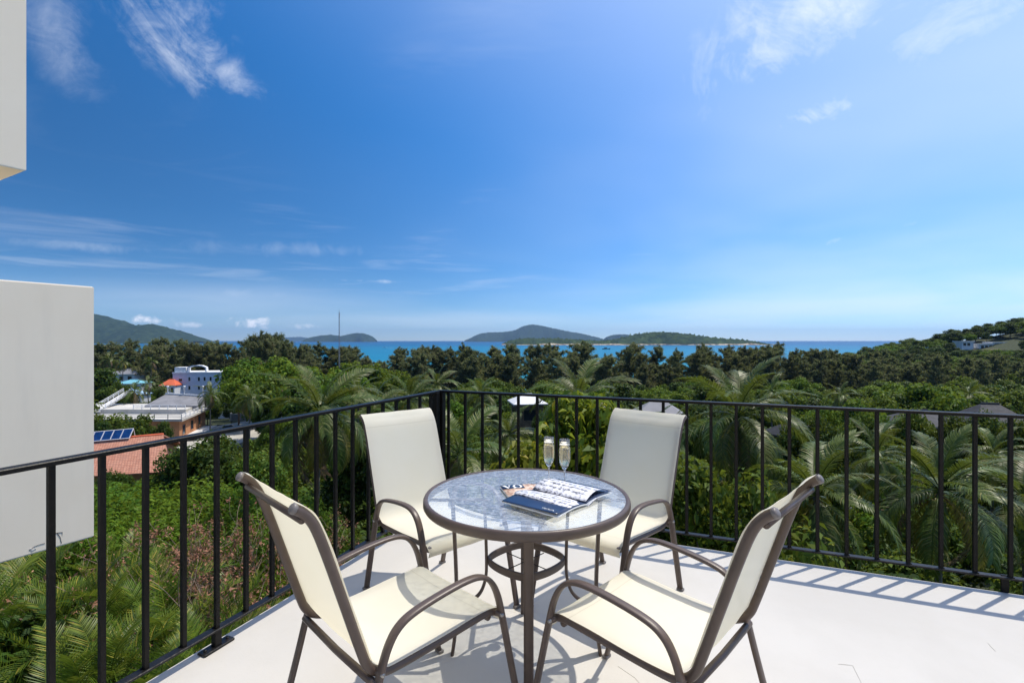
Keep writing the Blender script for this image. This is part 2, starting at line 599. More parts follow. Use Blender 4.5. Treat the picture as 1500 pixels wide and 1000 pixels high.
for p in (bw[0], bw[1], bw[1] + DL * 0.25, bw[0] + DL * 0.25):
    vv2.append((p.x, p.y, 0.002))
vv2 += [(x, y, 3.1) for x, y, z in vv2]
link('villa_wall', make_mesh('villa_wall', vv2, [(3, 2, 1, 0), (4, 5, 6, 7), (0, 1, 5, 4), (1, 2, 6, 5), (2, 3, 7, 6), (3, 0, 4, 7)], M_wall), kind='structure')
link('terrace_base_wall', make_mesh('terrace_base_wall', vv, [(0, 1, 5, 4), (1, 2, 6, 5), (2, 3, 7, 6), (3, 0, 4, 7)], M_wall), kind='structure')

M_hair = simple('hairline_dirt', (0.30, 0.285, 0.26), 0.9, 0.2, 30)
for pts in ([(1228, 972), (1240, 973), (1249, 974), (1254, 984), (1259, 994), (1263, 1003)], [(1447, 941), (1452, 947), (1458, 953)], [(905, 975), (930, 992), (940, 1004)]):
    path = [plane_pt(x, y, 0.0006) for x, y in pts]
    MB().sweep(path, 0.0011, 0.0005, (-DR.x, -DR.y, 0), 4).build('hairline_crack', M_hair, fl)

# ------------------------------------------------------------------ railings
M_rail = simple('black_metal', (0.0035, 0.0030, 0.0028), 0.42, 0.25, 30.0, 0.10, 90.0, 0.0, 0.22, ((0.018, 0.014, 0.012), 14.0, 0.3))
M_railw = simple('scuffed_black_metal', (0.006, 0.0055, 0.0055), 0.42, 0.3, 40.0, 0.2, 90.0, 0.0, 0.3, ((0.06, 0.05, 0.045), 15.0, 0.3))
M_steel = simple('steel_bolt', (0.35, 0.34, 0.33), 0.35, 0.2, 20, metal=1.0)
HR, ZB, SP = 0.990, 0.085, 0.1540


def frame_mat(d):
    d = d.normalized()
    s = Vector((-d.y, d.x, 0))
    return Matrix(((d.x, s.x, 0), (d.y, s.y, 0), (0, 0, 1)))


bal_mesh = {}


def railing(label, d, t0, t1, phase, feet, corner_posts, along):
    r = thing('terrace_railing', label, 'railing', tuple(CORNER))
    ang = math.atan2(d.y, d.x)
    L = t1 - t0
    m = MB().bevbox((0, 0, 0), (L, 0.046, 0.018), 0.003)
    m.build('top_rail', M_rail, r, loc=tuple(d * (t0 + L / 2) + Vector((0, 0, HR - 0.009))), rot=(0, 0, ang))
    m = MB().bevbox((0, 0, 0), (L, 0.042, 0.012), 0.003)
    m.build('bottom_rail', M_railw, r, loc=tuple(d * (t0 + L / 2) + Vector((0, 0, ZB))), rot=(0, 0, ang))
    if 'b' not in bal_mesh:
        z0, z1 = ZB + 0.004, HR - 0.011
        bal_mesh['b'] = MB().bevbox((0, 0, (z0 + z1) / 2), (0.020, 0.020, z1 - z0), 0.002).mesh('baluster', M_rail)
        bal_mesh['w'] = MB().tube([(-0.014, -0.011, ZB + 0.008), (0.014, -0.011, ZB + 0.008)], 0.0035, 5).mesh('weld', M_railw)
    k = 0
    while phase + k * SP < t1 - 0.03:
        t = phase + k * SP
        if t > t0 + 0.05:
            b = link('baluster', bal_mesh['b'], r, tuple(d * t), (0, 0, ang))
            link('weld', bal_mesh['w'], b)
        k += 1
    for t in feet:
        f = MB().bevbox((0, 0, 0.006), (0.15, 0.052, 0.012), 0.003).build('foot_plate', M_railw, r, loc=tuple(d * t), rot=(0, 0, ang))
        MB().bevbox((0, 0, ZB / 2), (0.034, 0.030, ZB), 0.003).build('foot_post', M_rail, r, loc=tuple(d * t), rot=(0, 0, ang))
        for s in (-1, 1):
            MB().lathe([(0, 0.020), (0.007, 0.020), (0.008, 0.012), (0.008, 0.010)], 8, (s * 0.055, 0, 0)).build('bolt', M_railw, f)
    for t, s, z0 in corner_posts:
        MB().bevbox((0, 0, (z0 + HR - 0.012) / 2), (s, s, HR - 0.012 - z0), 0.003).build('post', M_rail, r, loc=tuple(d * t), rot=(0, 0, ang))
    return r


ra = railing('black metal railing with foot plates on the floor, beside the white wall', DL, 0.045, 6.6, 0.0, (2.003, 4.6), ((0.075, 0.05, 0.0),), 'l')
rb = railing('black metal railing on the outer floor edge that throws a ladder shadow', DR, -0.02, 6.8, SP * 0.5, (), ((0.012, 0.05, -0.16), (3.3 + 2.6, 0.04, -0.16)), 'r')
for k in range(5):                                   # brackets that hold the right railing to the slab's side
    MB().box((0, 0, -0.055), (0.034, 0.012, 0.30)).build('bracket', M_rail, rb, loc=tuple(DR * (0.9 + 1.35 * k) + OUT_R * 0.012), rot=(0, 0, math.atan2(DR.y, DR.x)))

# ------------------------------------------------------------------ neighbouring wing: two white blocks
DW = Vector((0.48, 0.877, 0)).normalized()
NW = Vector((-DW.y, DW.x, 0))                        # away from us, into the wing
wing = thing('apartment_wing', 'white rendered building wing of stacked blocks beyond the black railing', 'building', (-5.10, 5.0, 0))


def block(name, end, z0, z1, length, deep):
    """block whose front face ends at 'end' (x, y)"""
    e = Vector((end[0], end[1], 0)) - Vector((-5.10, 5.0, 0))
    ps = [e, e - DW * length, e - DW * length + NW * deep, e + NW * deep]
    b = 0.012
    c = sum(ps, Vector()) / 4
    mb = MB()
    rings = []
    for z, i in ((z0, b), (z0 + b, 0), (z1 - b, 0), (z1, b)):
        rings += [tuple(p + (c - p).normalized() * i * 1.4 + Vector((0, 0, z))) for p in ps]
    fs = [(3, 2, 1, 0), (12, 13, 14, 15)]
    for r in range(3):
        for i in range(4):
            j = (i + 1) % 4
            fs.append((r * 4 + i, r * 4 + j, r * 4 + 4 + j, r * 4 + 4 + i))
    mb.quad_add(rings, fs)
    return mb.build(name, M_wall, wing)


el = at_depth(137.5, 420, 5.68)
lower = block('lower_block', (el.x, el.y), at_depth(138, 785.5, 5.68).z, at_depth(137, 420, 5.68).z, 6.0, 1.6)
eu = at_depth(38.5, 251, 5.19)
upper = block('upper_block', (eu.x, eu.y), at_depth(38, 251, 5.19).z, 6.5, 6.0, 0.9)
e2 = Vector((el.x, el.y, 0)) - Vector((-5.10, 5.0, 0))
m = MB()
c = e2 - DW * 4.6 + NW * 1.6
m.box((c.x, c.y, -2.5), (3.4, 1.6, 18.0), math.atan2(DW.y, DW.x))
m.build('back_wall', M_wall, wing)
# flaking render near the lower corner
M_flake = simple('bare_render', (0.60, 0.57, 0.52), 0.9, 0.15, 20, 0.5, 40)
M_crack = simple('crack_dirt', (0.10, 0.085, 0.07), 0.9, 0.2, 20)
for (pts, mt, wd) in (([(43, 806), (50, 800), (58, 797), (66, 795)], M_crack, .002), ([(78, 782), (84, 780), (91, 779), (91, 786)], M_crack, .004), ([(44, 803), (47, 806), (52, 803)], M_flake, .012),
                      ([(84, 781), (88, 786), (90, 795)], M_crack, .003)):
    path = []
    for (x, y) in pts:
        # intersect the sight line with the block's front plane
        d = Vector(((x - CX) / F, 1.0, -(y - CY) / F))
        o = Vector((0, 0, CAMZ))
        p0 = Vector((el.x, el.y, 0))
        s = (p0 - o).dot(NW) / d.dot(NW)
        path.append(o + d * s - Vector((-5.10, 5.0, 0)) - NW * 0.001)
    MB().sweep(path, wd, 0.003, (0, 0, 1), 6).build('render_crack', mt, lower)

# ------------------------------------------------------------------ chairs
M_brown = simple('brown_powder_coat', (0.088, 0.062, 0.050), 0.40, 0.10, 18.0, 0.08, 300.0, 0.0, 0.5)
M_cap = simple('grey_plastic_cap', (0.16, 0.145, 0.14), 0.45, 0.1, 20)


def sling_mat(t):
    tc = t.add('ShaderNodeTexCoord').outputs['UV']
    obj = t.add('ShaderNodeTexCoord').outputs['Object']
    wv = t.add('ShaderNodeTexChecker', i0=tc, Scale=330.0).outputs[1]
    n = t.noise(obj, 5.0, 5.0, 0.6)
    c = t.mix(t.sstep(n, 0.3, 0.7), (0.92, 0.88, 0.73, 1), (0.94, 0.905, 0.775, 1))
    ux_ = t.add('ShaderNodeSeparateXYZ', i0=tc).outputs[0]
    for pos in (0.085, 1.03):
        seam = t.math('LESS_THAN', t.math('ABSOLUTE', t.math('SUBTRACT', ux_, pos)), 0.0022)
        c = t.mix(t.math('MULTIPLY', seam, 0.35), c, (0.45, 0.40, 0.30, 1))
    bump = t.add('ShaderNodeBump', Strength=0.12, Distance=0.001, Height=wv)
    d = t.add('ShaderNodeBsdfPrincipled', Base_Color=c, Roughness=0.62)
    d.inputs['Specular IOR Level'].default_value = 0.3
    t.l.new(bump.outputs[0], d.inputs['Normal'])
    tr = t.add('ShaderNodeBsdfTranslucent', Color=(1.0, 0.90, 0.66, 1))
    m1 = t.add('ShaderNodeMixShader', i0=0.43)
    t.l.new(d.outputs[0], m1.inputs[1])
    t.l.new(tr.outputs[0], m1.inputs[2])
    th = t.add('ShaderNodeBsdfTransparent')
    m2 = t.add('ShaderNodeMixShader', i0=0.035)
    t.l.new(m1.outputs[0], m2.inputs[1])
    t.l.new(th.outputs[0], m2.inputs[2])
    return m2


M_sling = material('cream_sling', sling_mat)
WS, WA = 0.222, 0.254
RAILP = [(-0.462, 0.952), (-0.438, 0.935), (-0.408, 0.895), (-0.375, 0.810), (-0.325, 0.660), (-0.272, 0.500), (-0.246, 0.436), (-0.205, 0.402), (-0.150, 0.393), (0.0, 0.400), (0.15, 0.410), (0.225, 0.413), (0.268, 0.404)]
ARMP = [(0.368, 0.0), (0.322, 0.19), (0.272, 0.40), (0.246, 0.49), (0.212, 0.545), (0.165, 0.573), (0.10, 0.580), (0.0, 0.572), (-0.10, 0.556), (-0.155, 0.535), (-0.192, 0.495), (-0.222, 0.42), (-0.262, 0.27), (-0.337, 0.0)]
rail_c = spline([(p[0], 0, p[1]) for p in RAILP], 4)
arm_c = spline([(p[0], 0, p[1]) for p in ARMP], 5)


def sling_mesh():
    path = [p for p in rail_c if p.x < 0.262]
    path = path + [Vector((0.276, 0, 0.392)), Vector((0.268, 0, 0.378))]
    nw = 12
    V, Fc, uv = [], [], []
    L = 0
    N = len(path)
    for i, p in enumerate(path):
        if i:
            L += (p - path[i - 1]).length
        t = (path[min(i + 1, N - 1)] - path[max(i - 1, 0)]).normalized()
        nrm = Vector((t.z, 0, -t.x))                # towards the sitter's outside
        nrm = nrm if nrm.z < 0 or nrm.x < 0 else -nrm
        edge_f = min(1, i / 5, (N - 1 - i) / 5)
        for k in range(nw + 1):
            s = k / nw * 2 - 1
            sag = -0.0168 + 0.008 * (1 - s * s) * edge_f + 0.0010 * math.sin(i * 0.9 + k * 1.7)
            q = p + nrm * sag
            V.append((q.x, s * (WS + 0.012), q.z))
            uv.append((L, s * WS))
    for i in range(N - 1):
        for k in range(nw):
            a = i * (nw + 1) + k
            Fc.append((a, a + 1, a + nw + 2, a + nw + 1))
    me = make_mesh('sling', V, Fc, M_sling, True)
    ul = me.uv_layers.new(name='UVMap')
    for li, lp in enumerate(me.loops):
        ul.data[li].uv = uv[lp.vertex_index]
    return me


def chair_parts():
    parts = []
    for s in (1, -1):
        p = [Vector((q.x, s * WA, q.z)) for q in arm_c]
        parts.append(('arm_frame', MB().sweep(p, 0.0165, 0.009, (0, 1, 0), 12, 2.6).mesh('arm_frame', M_brown), []))
        p = [Vector((q.x, s * WS, q.z)) for q in rail_c]
        caps = []
        for e, d in ((p[0], p[0] - p[1]), (p[-1], p[-1] - p[-2])):
            d.normalize()
            caps.append(('end_cap', MB().sweep([e - d * 0.004, e + d * 0.006, e + d * 0.010], [0.0152, 0.0152, 0.011], [0.0152, 0.0152, 0.011], (0, 1, 0), 12).mesh('end_cap', M_cap)))
        bolts = []
        for (u, z) in ((-0.222, 0.418), (0.262, 0.408)):
            bolts.append(('bolt', MB().lathe([(0, 0.010), (0.006, 0.009), (0.0085, 0.004), (0.0085, 0)], 10).mesh('bolt', M_steel), (u, s * (WA + 0.008), z), (R(-90 * s), 0, 0)))
        parts.append(('side_rail', MB().sweep(p, 0.0145, 0.0145, (0, 1, 0), 12).mesh('side_rail', M_brown), caps))
        # short link between rail and arm frame
        parts.append(('spacer', MB().tube([(-0.221, s * (WS - 0.004), 0.415), (-0.221, s * (WA + 0.006), 0.418)], 0.011, 10).mesh('spacer', M_brown), []))
        parts.append(('spacer', MB().tube([(0.258, s * (WS - 0.004), 0.405), (0.264, s * (WA + 0.006), 0.408)], 0.011, 10).mesh('spacer', M_brown), []))
        for nme, me, lc, rt in bolts:
            parts.append((nme, me, [], lc, rt))
        for (u, n) in ((0.368, 'foot'), (-0.337, 'foot')):
            parts.append((n, MB().bevbox((u, s * WA, 0.007), (0.026, 0.038, 0.015), 0.003).mesh('foot', M_cap), []))
    for u, z, r in ((-0.440, 0.915, 0.010), (0.236, 0.392, 0.012)):
        parts.append(('cross_bar', MB().tube([(u, -WS, z), (u, 0, z), (u, WS, z)], r, 10).mesh('cross_bar', M_brown), []))
    parts.append(('cross_bar', MB().sweep([(-0.236, -WA, 0.388), (-0.240, 0, 0.386), (-0.236, WA, 0.388)], 0.012, 0.012, (0, 0, 1), 10).mesh('cross_bar', M_brown), []))
    parts.append(('sling', sling_mesh(), []))
    return parts


CH = chair_parts()
for x, y, a, lab in ((-0.407, 2.741, -48.7, 'cream sling patio chair facing the table from the black railing corner post'),
                     (0.530, 2.739, -132.5, 'cream sling patio chair behind the champagne flutes, its front in shade'),
                     (-0.409, 1.818, 44.8, 'cream sling patio chair seen from behind beside the left foot-plated railing'),
                     (0.505, 1.782, 135.8, 'cream sling patio chair seen from behind on the open side of the floor')):
    ch = thing('patio_chair', lab, 'chair', (x, y, 0), R(a), 'patio chairs around the glass table')
    for pt in CH:
        o = link(pt[0], pt[1], ch, *(pt[3:5] if len(pt) > 3 else ()))
        for cn, cm in pt[2]:
            link(cn, cm, o)

# ------------------------------------------------------------------ table
TX, TY, TH = 0.064, 2.243, 0.711


def table_glass(t):
    tc = t.add('ShaderNodeTexCoord').outputs['Object']
    w1 = t.noise(t.add('ShaderNodeMapping', i0=tc, Rotation=(0, 0, R(20)), Scale=(1, 1.5, 1)).outputs[0], 38.0, 2.0, 0.5, 1.2)
    b = t.add('ShaderNodeBump', Strength=0.8, Distance=0.0035, Height=w1)
    fr = t.add('ShaderNodeFresnel', IOR=1.78)
    gl = t.add('ShaderNodeBsdfGlossy', Color=(0.95, 0.97, 1, 1), Roughness=0.18)
    t.l.new(b.outputs[0], gl.inputs['Normal'])
    tr = t.add('ShaderNodeBsdfTransparent', Color=(0.93, 0.96, 0.965, 1))
    di = t.add('ShaderNodeBsdfDiffuse', Color=(0.72, 0.78, 0.84, 1))
    t.l.new(b.outputs[0], di.inputs['Normal'])
    m0 = t.add('ShaderNodeMixShader', i0=t.math('ADD', t.math('MULTIPLY', t.sstep(w1, 0.40, 0.66), 0.22), 0.22))
    t.l.new(tr.outputs[0], m0.inputs[1])
    t.l.new(di.outputs[0], m0.inputs[2])
    m1 = t.add('ShaderNodeMixShader', i0=fr.outputs[0])
    t.l.new(m0.outputs[0], m1.inputs[1])
    t.l.new(gl.outputs[0], m1.inputs[2])
    return m1


M_tglass = material('rippled_glass', table_glass)
tab = thing('patio_table', 'round patio table with rippled glass top and brown metal rim', 'table', (TX, TY, 0))
RO = 0.455
MB().lathe([(RO - 0.018, TH), (0.20, TH), (0, TH)], 64).build('glass_top', M_tglass, tab)
prof = [(RO - 0.020, TH + 0.002), (RO - 0.012, TH + 0.005), (RO - 0.004, TH + 0.003), (RO, TH - 0.006), (RO, TH - 0.026), (RO - 0.005, TH - 0.034), (RO - 0.014, TH - 0.036), (RO - 0.022, TH - 0.033), (RO - 0.024, TH - 0.012), (RO - 0.020, TH + 0.002)]
MB().lathe(prof, 80).build('rim', M_brown, tab)
for a in (-90, 0, 90, 180):
    ca, sa = math.cos(R(a)), math.sin(R(a))
    rad = lambda r, z: Vector((r * ca, r * sa, z))
    sd = (-sa, ca, 0)
    ob = [rad(0.330, TH - 0.028), rad(0.322, 0.55), rad(0.312, 0.30), rad(0.318, 0.10), rad(0.330, 0.0)]
    leg = MB().sweep(spline(ob, 4), 0.0195, 0.008, sd, 12, 3.5).build('leg', M_brown, tab)
    inn = [rad(0.190, TH - 0.024), rad(0.183, 0.58), rad(0.178, 0.42), rad(0.182, 0.34), rad(0.205, 0.275), rad(0.250, 0.235), rad(0.309, 0.205)]
    MB().sweep(spline(inn, 5), 0.0120, 0.007, sd, 12, 3.0).build('leg_brace', M_brown, tab)
    MB().sweep([rad(0.165, TH - 0.024), rad(0.44, TH - 0.024)], 0.012, 0.006, sd, 8, 3.0).build('top_support', M_brown, tab)
ring = []
for k in range(48):
    an = 2 * math.pi * k / 48
    c_, s_ = math.cos(an), math.sin(an)
    rr_ = 0.170 / (abs(c_) ** 1.45 + abs(s_) ** 1.45) ** (1 / 1.45)
    ring.append(Vector((rr_ * c_, rr_ * s_, 0.42)))
MB().sweep(ring, 0.017, 0.0055, (0, 0, 1), 8, 3.5, closed=True).build('shelf_ring', M_brown, tab)
for a in (45, 135):
    d = Vector((math.cos(R(a)), math.sin(R(a)), 0)) * 0.118
    MB().tube([Vector((0, 0, .415)) - d, Vector((0, 0, .415)), Vector((0, 0, .415)) + d], 0.0022, 6).build('ring_wire', M_rail, tab)

# ------------------------------------------------------------------ champagne flutes


def clear_glass(t):
    g = t.add('ShaderNodeBsdfGlass', Color=(1, 1, 1, 1), Roughness=0.0, IOR=1.45)
    d = t.add('ShaderNodeBsdfDiffuse', Color=(0.85, 0.87, 0.88, 1))
    m = t.add('ShaderNodeMixShader', i0=0.07)
    t.l.new(g.outputs[0], m.inputs[1])
    t.l.new(d.outputs[0], m.inputs[2])
    return m


def champagne(t):
    p = t.add('ShaderNodeBsdfPrincipled', Base_Color=(0.93, 0.80, 0.44, 1), Roughness=0.02, IOR=1.78)
    p.inputs['Transmission Weight'].default_value = 1.0
    return p


def stem_glass(t):
    p = t.add('ShaderNodeBsdfGlass', Color=(1, 1, 1, 1), Roughness=0.0, IOR=1.45)
    d = t.add('ShaderNodeBsdfDiffuse', Color=(0.88, 0.90, 0.91, 1))
    m = t.add('ShaderNodeMixShader', i0=0.34)
    t.l.new(p.outputs[0], m.inputs[1])
    t.l.new(d.outputs[0], m.inputs[2])
    return m


M_clear = material('clear_glass', clear_glass)
M_champ = material('champagne', champagne)
M_foam = simple('foam', (0.80, 0.76, 0.64), 0.7, 0.1, 60, 0.3, 200)
GZ0 = TH + 0.003
gl_out = [(0.0, 0.0005), (0.031, 0.0005), (0.0315, 0.0018), (0.026, 0.0030), (0.010, 0.0052), (0.0046, 0.010), (0.0037, 0.030), (0.0037, 0.062), (0.0048, 0.074), (0.0110, 0.083), (0.0195, 0.097), (0.0245, 0.113), (0.0268, 0.135), (0.0262, 0.170), (0.0243, 0.205), (0.0234, 0.219)]
gl_in = [(0.0224, 0.2192), (0.0232, 0.205), (0.0250, 0.170), (0.0256, 0.135), (0.0233, 0.114), (0.0183, 0.099), (0.0098, 0.0865), (0.0, 0.0835)]
liq = [(0.0, 0.0838), (0.0094, 0.0868), (0.0179, 0.0993), (0.0229, 0.1142), (0.0252, 0.135), (0.0246, 0.170), (0.0241, 0.192), (0.0, 0.192)]
me_g = MB().lathe([(0.0, 0.0775)] + gl_out[8:] + gl_in, 32).mesh('bowl', M_clear)
me_st = MB().lathe(gl_out[:9] + [(0.0040, 0.0775), (0.0, 0.0775)], 24).mesh('stem', material('stem_glass', stem_glass))
me_l = MB().lathe(liq, 32).mesh('champagne', M_champ)
me_f = MB().lathe([(0, 0.1922), (0.0238, 0.1922), (0.0238, 0.1955), (0.020, 0.1965), (0, 0.1962)], 24).mesh('foam', M_foam)
for (x, y, lab) in ((804, 707, 'tall champagne flute standing nearest the railing corner on the table'), (827, 712, 'tall champagne flute standing nearer the magazine spread on the table')):
    p = plane_pt(x, y, TH)
    g = thing('champagne_flute', lab, 'glass', (p.x, p.y, GZ0), 0, 'champagne flutes on the table')
    link('bowl', me_g, g)
    link('stem', me_st, g)
    link('champagne', me_l, g)
    link('foam', me_f, g)

# ------------------------------------------------------------------ magazines
MGZ = TH + 0.004


def page_mat(t):
    """black and white photograph: arcades of columns and carved ornament, printed on the page"""
    uv = t.add('ShaderNodeTexCoord').outputs['UV']
    wn = t.noise(uv, 9.0, 6.0, 0.65, 0.6)
    mp = t.add('ShaderNodeMapping', i0=uv, Scale=(9.0, 13.0, 1)).outputs[0]
    cols = t.add('ShaderNodeTexWave', dict(wave_type='BANDS', bands_direction='X'), Vector=mp, Scale=0.40, Distortion=5.0, Detail=3.0).outputs[1]
    rows = t.add('ShaderNodeTexWave', dict(wave_type='BANDS', bands_direction='Y'), Vector=mp, Scale=0.13, Distortion=6.0, Detail=4.0).outputs[1]
    wn2 = t.noise(uv, 34.0, 4.0, 0.7, 1.5)
    g = t.math('ADD', t.math('MULTIPLY', cols, 0.05), t.math('MULTIPLY', rows, 0.10))
    g = t.math('ADD', g, t.math('ADD', t.math('MULTIPLY', wn, 0.52), t.math('MULTIPLY', wn2, 0.50)))
    c = t.ramp(g, [(0.47, (0.03, 0.03, 0.04)), (0.54, (0.40, 0.40, 0.45)), (0.62, (0.82, 0.82, 0.85))])
    return t.add('ShaderNodeBsdfPrincipled', Base_Color=c, Roughness=0.32)


def ad_mat(t):
    """cover photograph in warm tones"""
    uv = t.add('ShaderNodeTexCoord').outputs['UV']
    n = t.noise(uv, 7.0, 5.0, 0.6, 0.5)
    c = t.ramp(n, [(0.30, (0.06, 0.035, 0.03)), (0.45, (0.60, 0.36, 0.22)), (0.62, (0.82, 0.68, 0.52))])
    return t.add('ShaderNodeBsdfPrincipled', Base_Color=c, Roughness=0.3)


M_page = material('printed_photo_page', page_mat)
M_cover = material('printed_cover', ad_mat)
M_navy = simple('navy_print', (0.012, 0.028, 0.075), 0.30, 0.15, 8)
M_paper = simple('white_paper', (0.78, 0.78, 0.76), 0.55, 0.04, 10)
M_ink = simple('white_ink', (0.82, 0.82, 0.82), 0.4, 0.03, 10)


def sheet(name, mat, parent, fn, nu, nv, thick=0.0006, kind=None):
    """curved printed sheet with paper thickness: fn(u, v) -> point"""
    top = [[Vector(fn(i / nu, j / nv)) for j in range(nv + 1)] for i in range(nu + 1)]
    V, Fc, uv = [], [], []
    for i in range(nu + 1):
        for j in range(nv + 1):
            V.append(top[i][j])
            uv.append((i / nu, j / nv))
    off = len(V)
    V += [p - Vector((0, 0, thick)) for p in V]
    uv += uv
    w_ = nv + 1
    for i in range(nu):
        for j in range(nv):
            a = i * w_ + j
            Fc.append((a, a + w_, a + w_ + 1, a + 1))
            Fc.append((off + a, off + a + 1, off + a + w_ + 1, off + a + w_))
    rim = [i * w_ for i in range(nu + 1)] + [nu * w_ + j for j in range(1, nv + 1)] + [i * w_ + nv for i in range(nu - 1, -1, -1)] + [j for j in range(nv - 1, 0, -1)]
    for k in range(len(rim)):
        a, b = rim[k], rim[(k + 1) % len(rim)]
        Fc.append((a, off + a, off + b, b))
    me = make_mesh(name, V, Fc, mat, True)
    ul = me.uv_layers.new(name='UVMap')
    for li, lp in enumerate(me.loops):
        ul.data[li].uv = uv[lp.vertex_index]
    return link(name, me, parent)


# lower magazine, its cover peeking out towards the flutes
m2 = thing('magazine', 'closed fashion magazine with white VO letters, under the open spread', 'magazine', (0.075, 2.235, MGZ), R(14))
W2, H2 = 0.205, 0.265
MB().bevbox((0, 0, 0.0025), (W2, H2, 0.005), 0.0008).build('page_block', M_paper, m2)
sheet('cover', M_cover, m2, lambda u, v: ((u - .5) * W2, (v - .5) * H2, 0.0060 + 0.002 * math.sin(v * 2.4)), 4, 10)
tz = 0.0060 + 0.002 * math.sin(0.9 * 2.4) + 0.0009
sheet('title_band', M_navy, m2, lambda u, v: (-W2 / 2 + u * 0.105, H2 / 2 - 0.062 + v * 0.060, tz + 0.0008), 2, 2, 0.0003)


def letter(pts_list, name):
    mb = MB()
    for pts in pts_list:
        n = len(pts)
        top = [(x, y, 0.0005) for x, y in pts]
        bot = [(x, y, 0.0) for x, y in pts]
        mb.quad_add(top + bot, [tuple(range(n))] + [(i, n + i, n + (i + 1) % n, (i + 1) % n) for i in range(n)])
    return mb.mesh(name, M_ink)


V_ = [[(0, 1), (.30, 1), (.56, .28), (.50, .0), (.42, .0)], [(.70, 1), (.84, 1), (.50, 0), (.50, .28), (.56, .28)], [(-.05, 1), (.36, 1), (.36, .95), (-.05, .95)], [(.63, 1), (.91, 1), (.91, .95), (.63, .95)]]
O_ = []
for k in range(20):
    a0, a1 = 2 * math.pi * k / 20, 2 * math.pi * (k + 1) / 20
    O_.append([(.48 * math.cos(a0), .5 + .52 * math.sin(a0)), (.48 * math.cos(a1), .5 + .52 * math.sin(a1)), (.27 * math.cos(a1), .5 + .46 * math.sin(a1)), (.27 * math.cos(a0), .5 + .46 * math.sin(a0))])
for nm, shp, ox in (('letter_v', V_, 0.007), ('letter_o', O_, 0.076)):
    link(nm, letter([[(x * 0.046, y * 0.048) for x, y in p] for p in shp], nm), m2, (-W2 / 2 + ox, H2 / 2 - 0.057, tz + 0.0012))

# open magazine lying across it
m1 = thing('magazine', 'open magazine spread with navy pages and curling black and white photographs', 'magazine', (0.198, 2.150, MGZ), math.atan2(-0.188, 0.216))
# local x runs along the spine (28 cm), local y across the spread (2 x 20 cm): -y is the side at the table's centre front
PH, PW = 0.286, 0.205


def lift(v):
    return 0.010 + 0.012 * math.sin(min(1, v) * math.pi) ** 0.8 * (1 - 0.5 * v)


sheet('page_block', M_paper, m1, lambda u, v: ((u - .5) * PH, (v * 2 - 1) * (PW - .004), 0.0065 + lift(abs(v * 2 - 1)) * .82), 10, 24, 0.0045)
sheet('page', M_navy, m1, lambda u, v: ((u - .5) * PH, -v * PW, 0.0085 + lift(v) * .88 + 0.010 * max(0, v - .75) * (u * 4)), 10, 14)
sheet('page', M_navy, m1, lambda u, v: ((u - .5) * PH, v * PW, 0.0085 + lift(v) * .88 + .006 * v), 10, 14)
sheet('page', M_page, m1, lambda u, v: ((u - .5) * PH * 0.97, v * PW * 0.80, 0.0105 + lift(v) * 1.3 + 0.016 * math.sin(v * 2.6)), 10, 16)
# two pages that have half turned and roll over
sheet('page', M_page, m1, lambda u, v: ((u - .5) * PH - 0.006, -0.128 * math.sin(v * 1.75) / math.sin(1.57) + 0.012, 0.012 + 0.018 * math.sin(v * math.pi * .93) + 0.006 * math.sin(u * 3 + v)), 12, 20)
sheet('page', M_page, m1, lambda u, v: ((u - .5) * PH + 0.004, 0.090 * math.sin(v * 1.9) + 0.004, 0.012 + 0.016 * math.sin(v * math.pi * .9) + 0.006 * math.sin(u * 4)), 12, 20)
mb = MB()
for k in range(9):                                   # small white script line at the foot of the navy page
    x = 0.052 + k * 0.0068
    z = 0.0085 + lift(.86) * .88 + 0.010 * .11 * ((x / PH + .5) * 4) + 0.0008
    mb.box((x, -PW * .86 + 0.004 * math.sin(k * 2.1), z), (0.0062, 0.0035, 0.0006), 0.35 * math.sin(k * 1.3))
mb.build('script_line', M_ink, m1)
# ------------------------------------------------------------------ buildings
M_white = simple('white_paint_wall', (0.74, 0.75, 0.77), 0.75, 0.06, 0.4, stain=((0.5, 0.5, 0.5), 0.5, 0.3))
M_bluewhite = simple('cool_white_wall', (0.60, 0.65, 0.76), 0.75, 0.05, 0.4, stain=((0.45, 0.47, 0.5), 0.4, 0.3))
M_orange = simple('orange_wall', (0.50, 0.235, 0.115), 0.85, 0.12, 0.6, stain=((0.30, 0.17, 0.1), 0.5, 0.5))
M_dark = simple('dark_window', (0.018, 0.020, 0.024), 0.15, 0.2, 1.0)
M_concrete = simple('pale_concrete', (0.52, 0.50, 0.46), 0.9, 0.14, 0.25, 0.3, 3.0, stain=((0.30, 0.28, 0.25), 0.3, 0.6))
M_greyroof = simple('grey_roof', (0.20, 0.20, 0.215), 0.8, 0.15, 0.5, 0.3, 4.0)
M_slate = simple('slate_roof', (0.040, 0.041, 0.048), 0.8, 0.3, 1.2, 0.4, 6.0)
M_brownroof = simple('brown_roof', (0.150, 0.085, 0.065), 0.85, 0.3, 1.0, 0.4, 6.0)
M_whiteroof = simple('white_roof', (0.66, 0.67, 0.68), 0.7, 0.06, 0.5, stain=((0.4, 0.4, 0.38), 0.5, 0.4))
M_teal = simple('teal_sheet', (0.16, 0.42, 0.50), 0.6, 0.1, 0.5)
M_blueaw = simple('blue_awning', (0.30, 0.46, 0.66), 0.7, 0.1, 0.5)
M_redaw = simple('red_orange_roof', (0.56, 0.11, 0.045), 0.8, 0.15, 0.5)
M_greywall = simple('grey_wall', (0.33, 0.33, 0.32), 0.9, 0.1, 0.5, stain=((0.2, 0.2, 0.19), 0.5, 0.5))
M_wood = simple('weathered_wood', (0.17, 0.105, 0.060), 0.9, 0.3, 2.0, 0.4, 12.0)


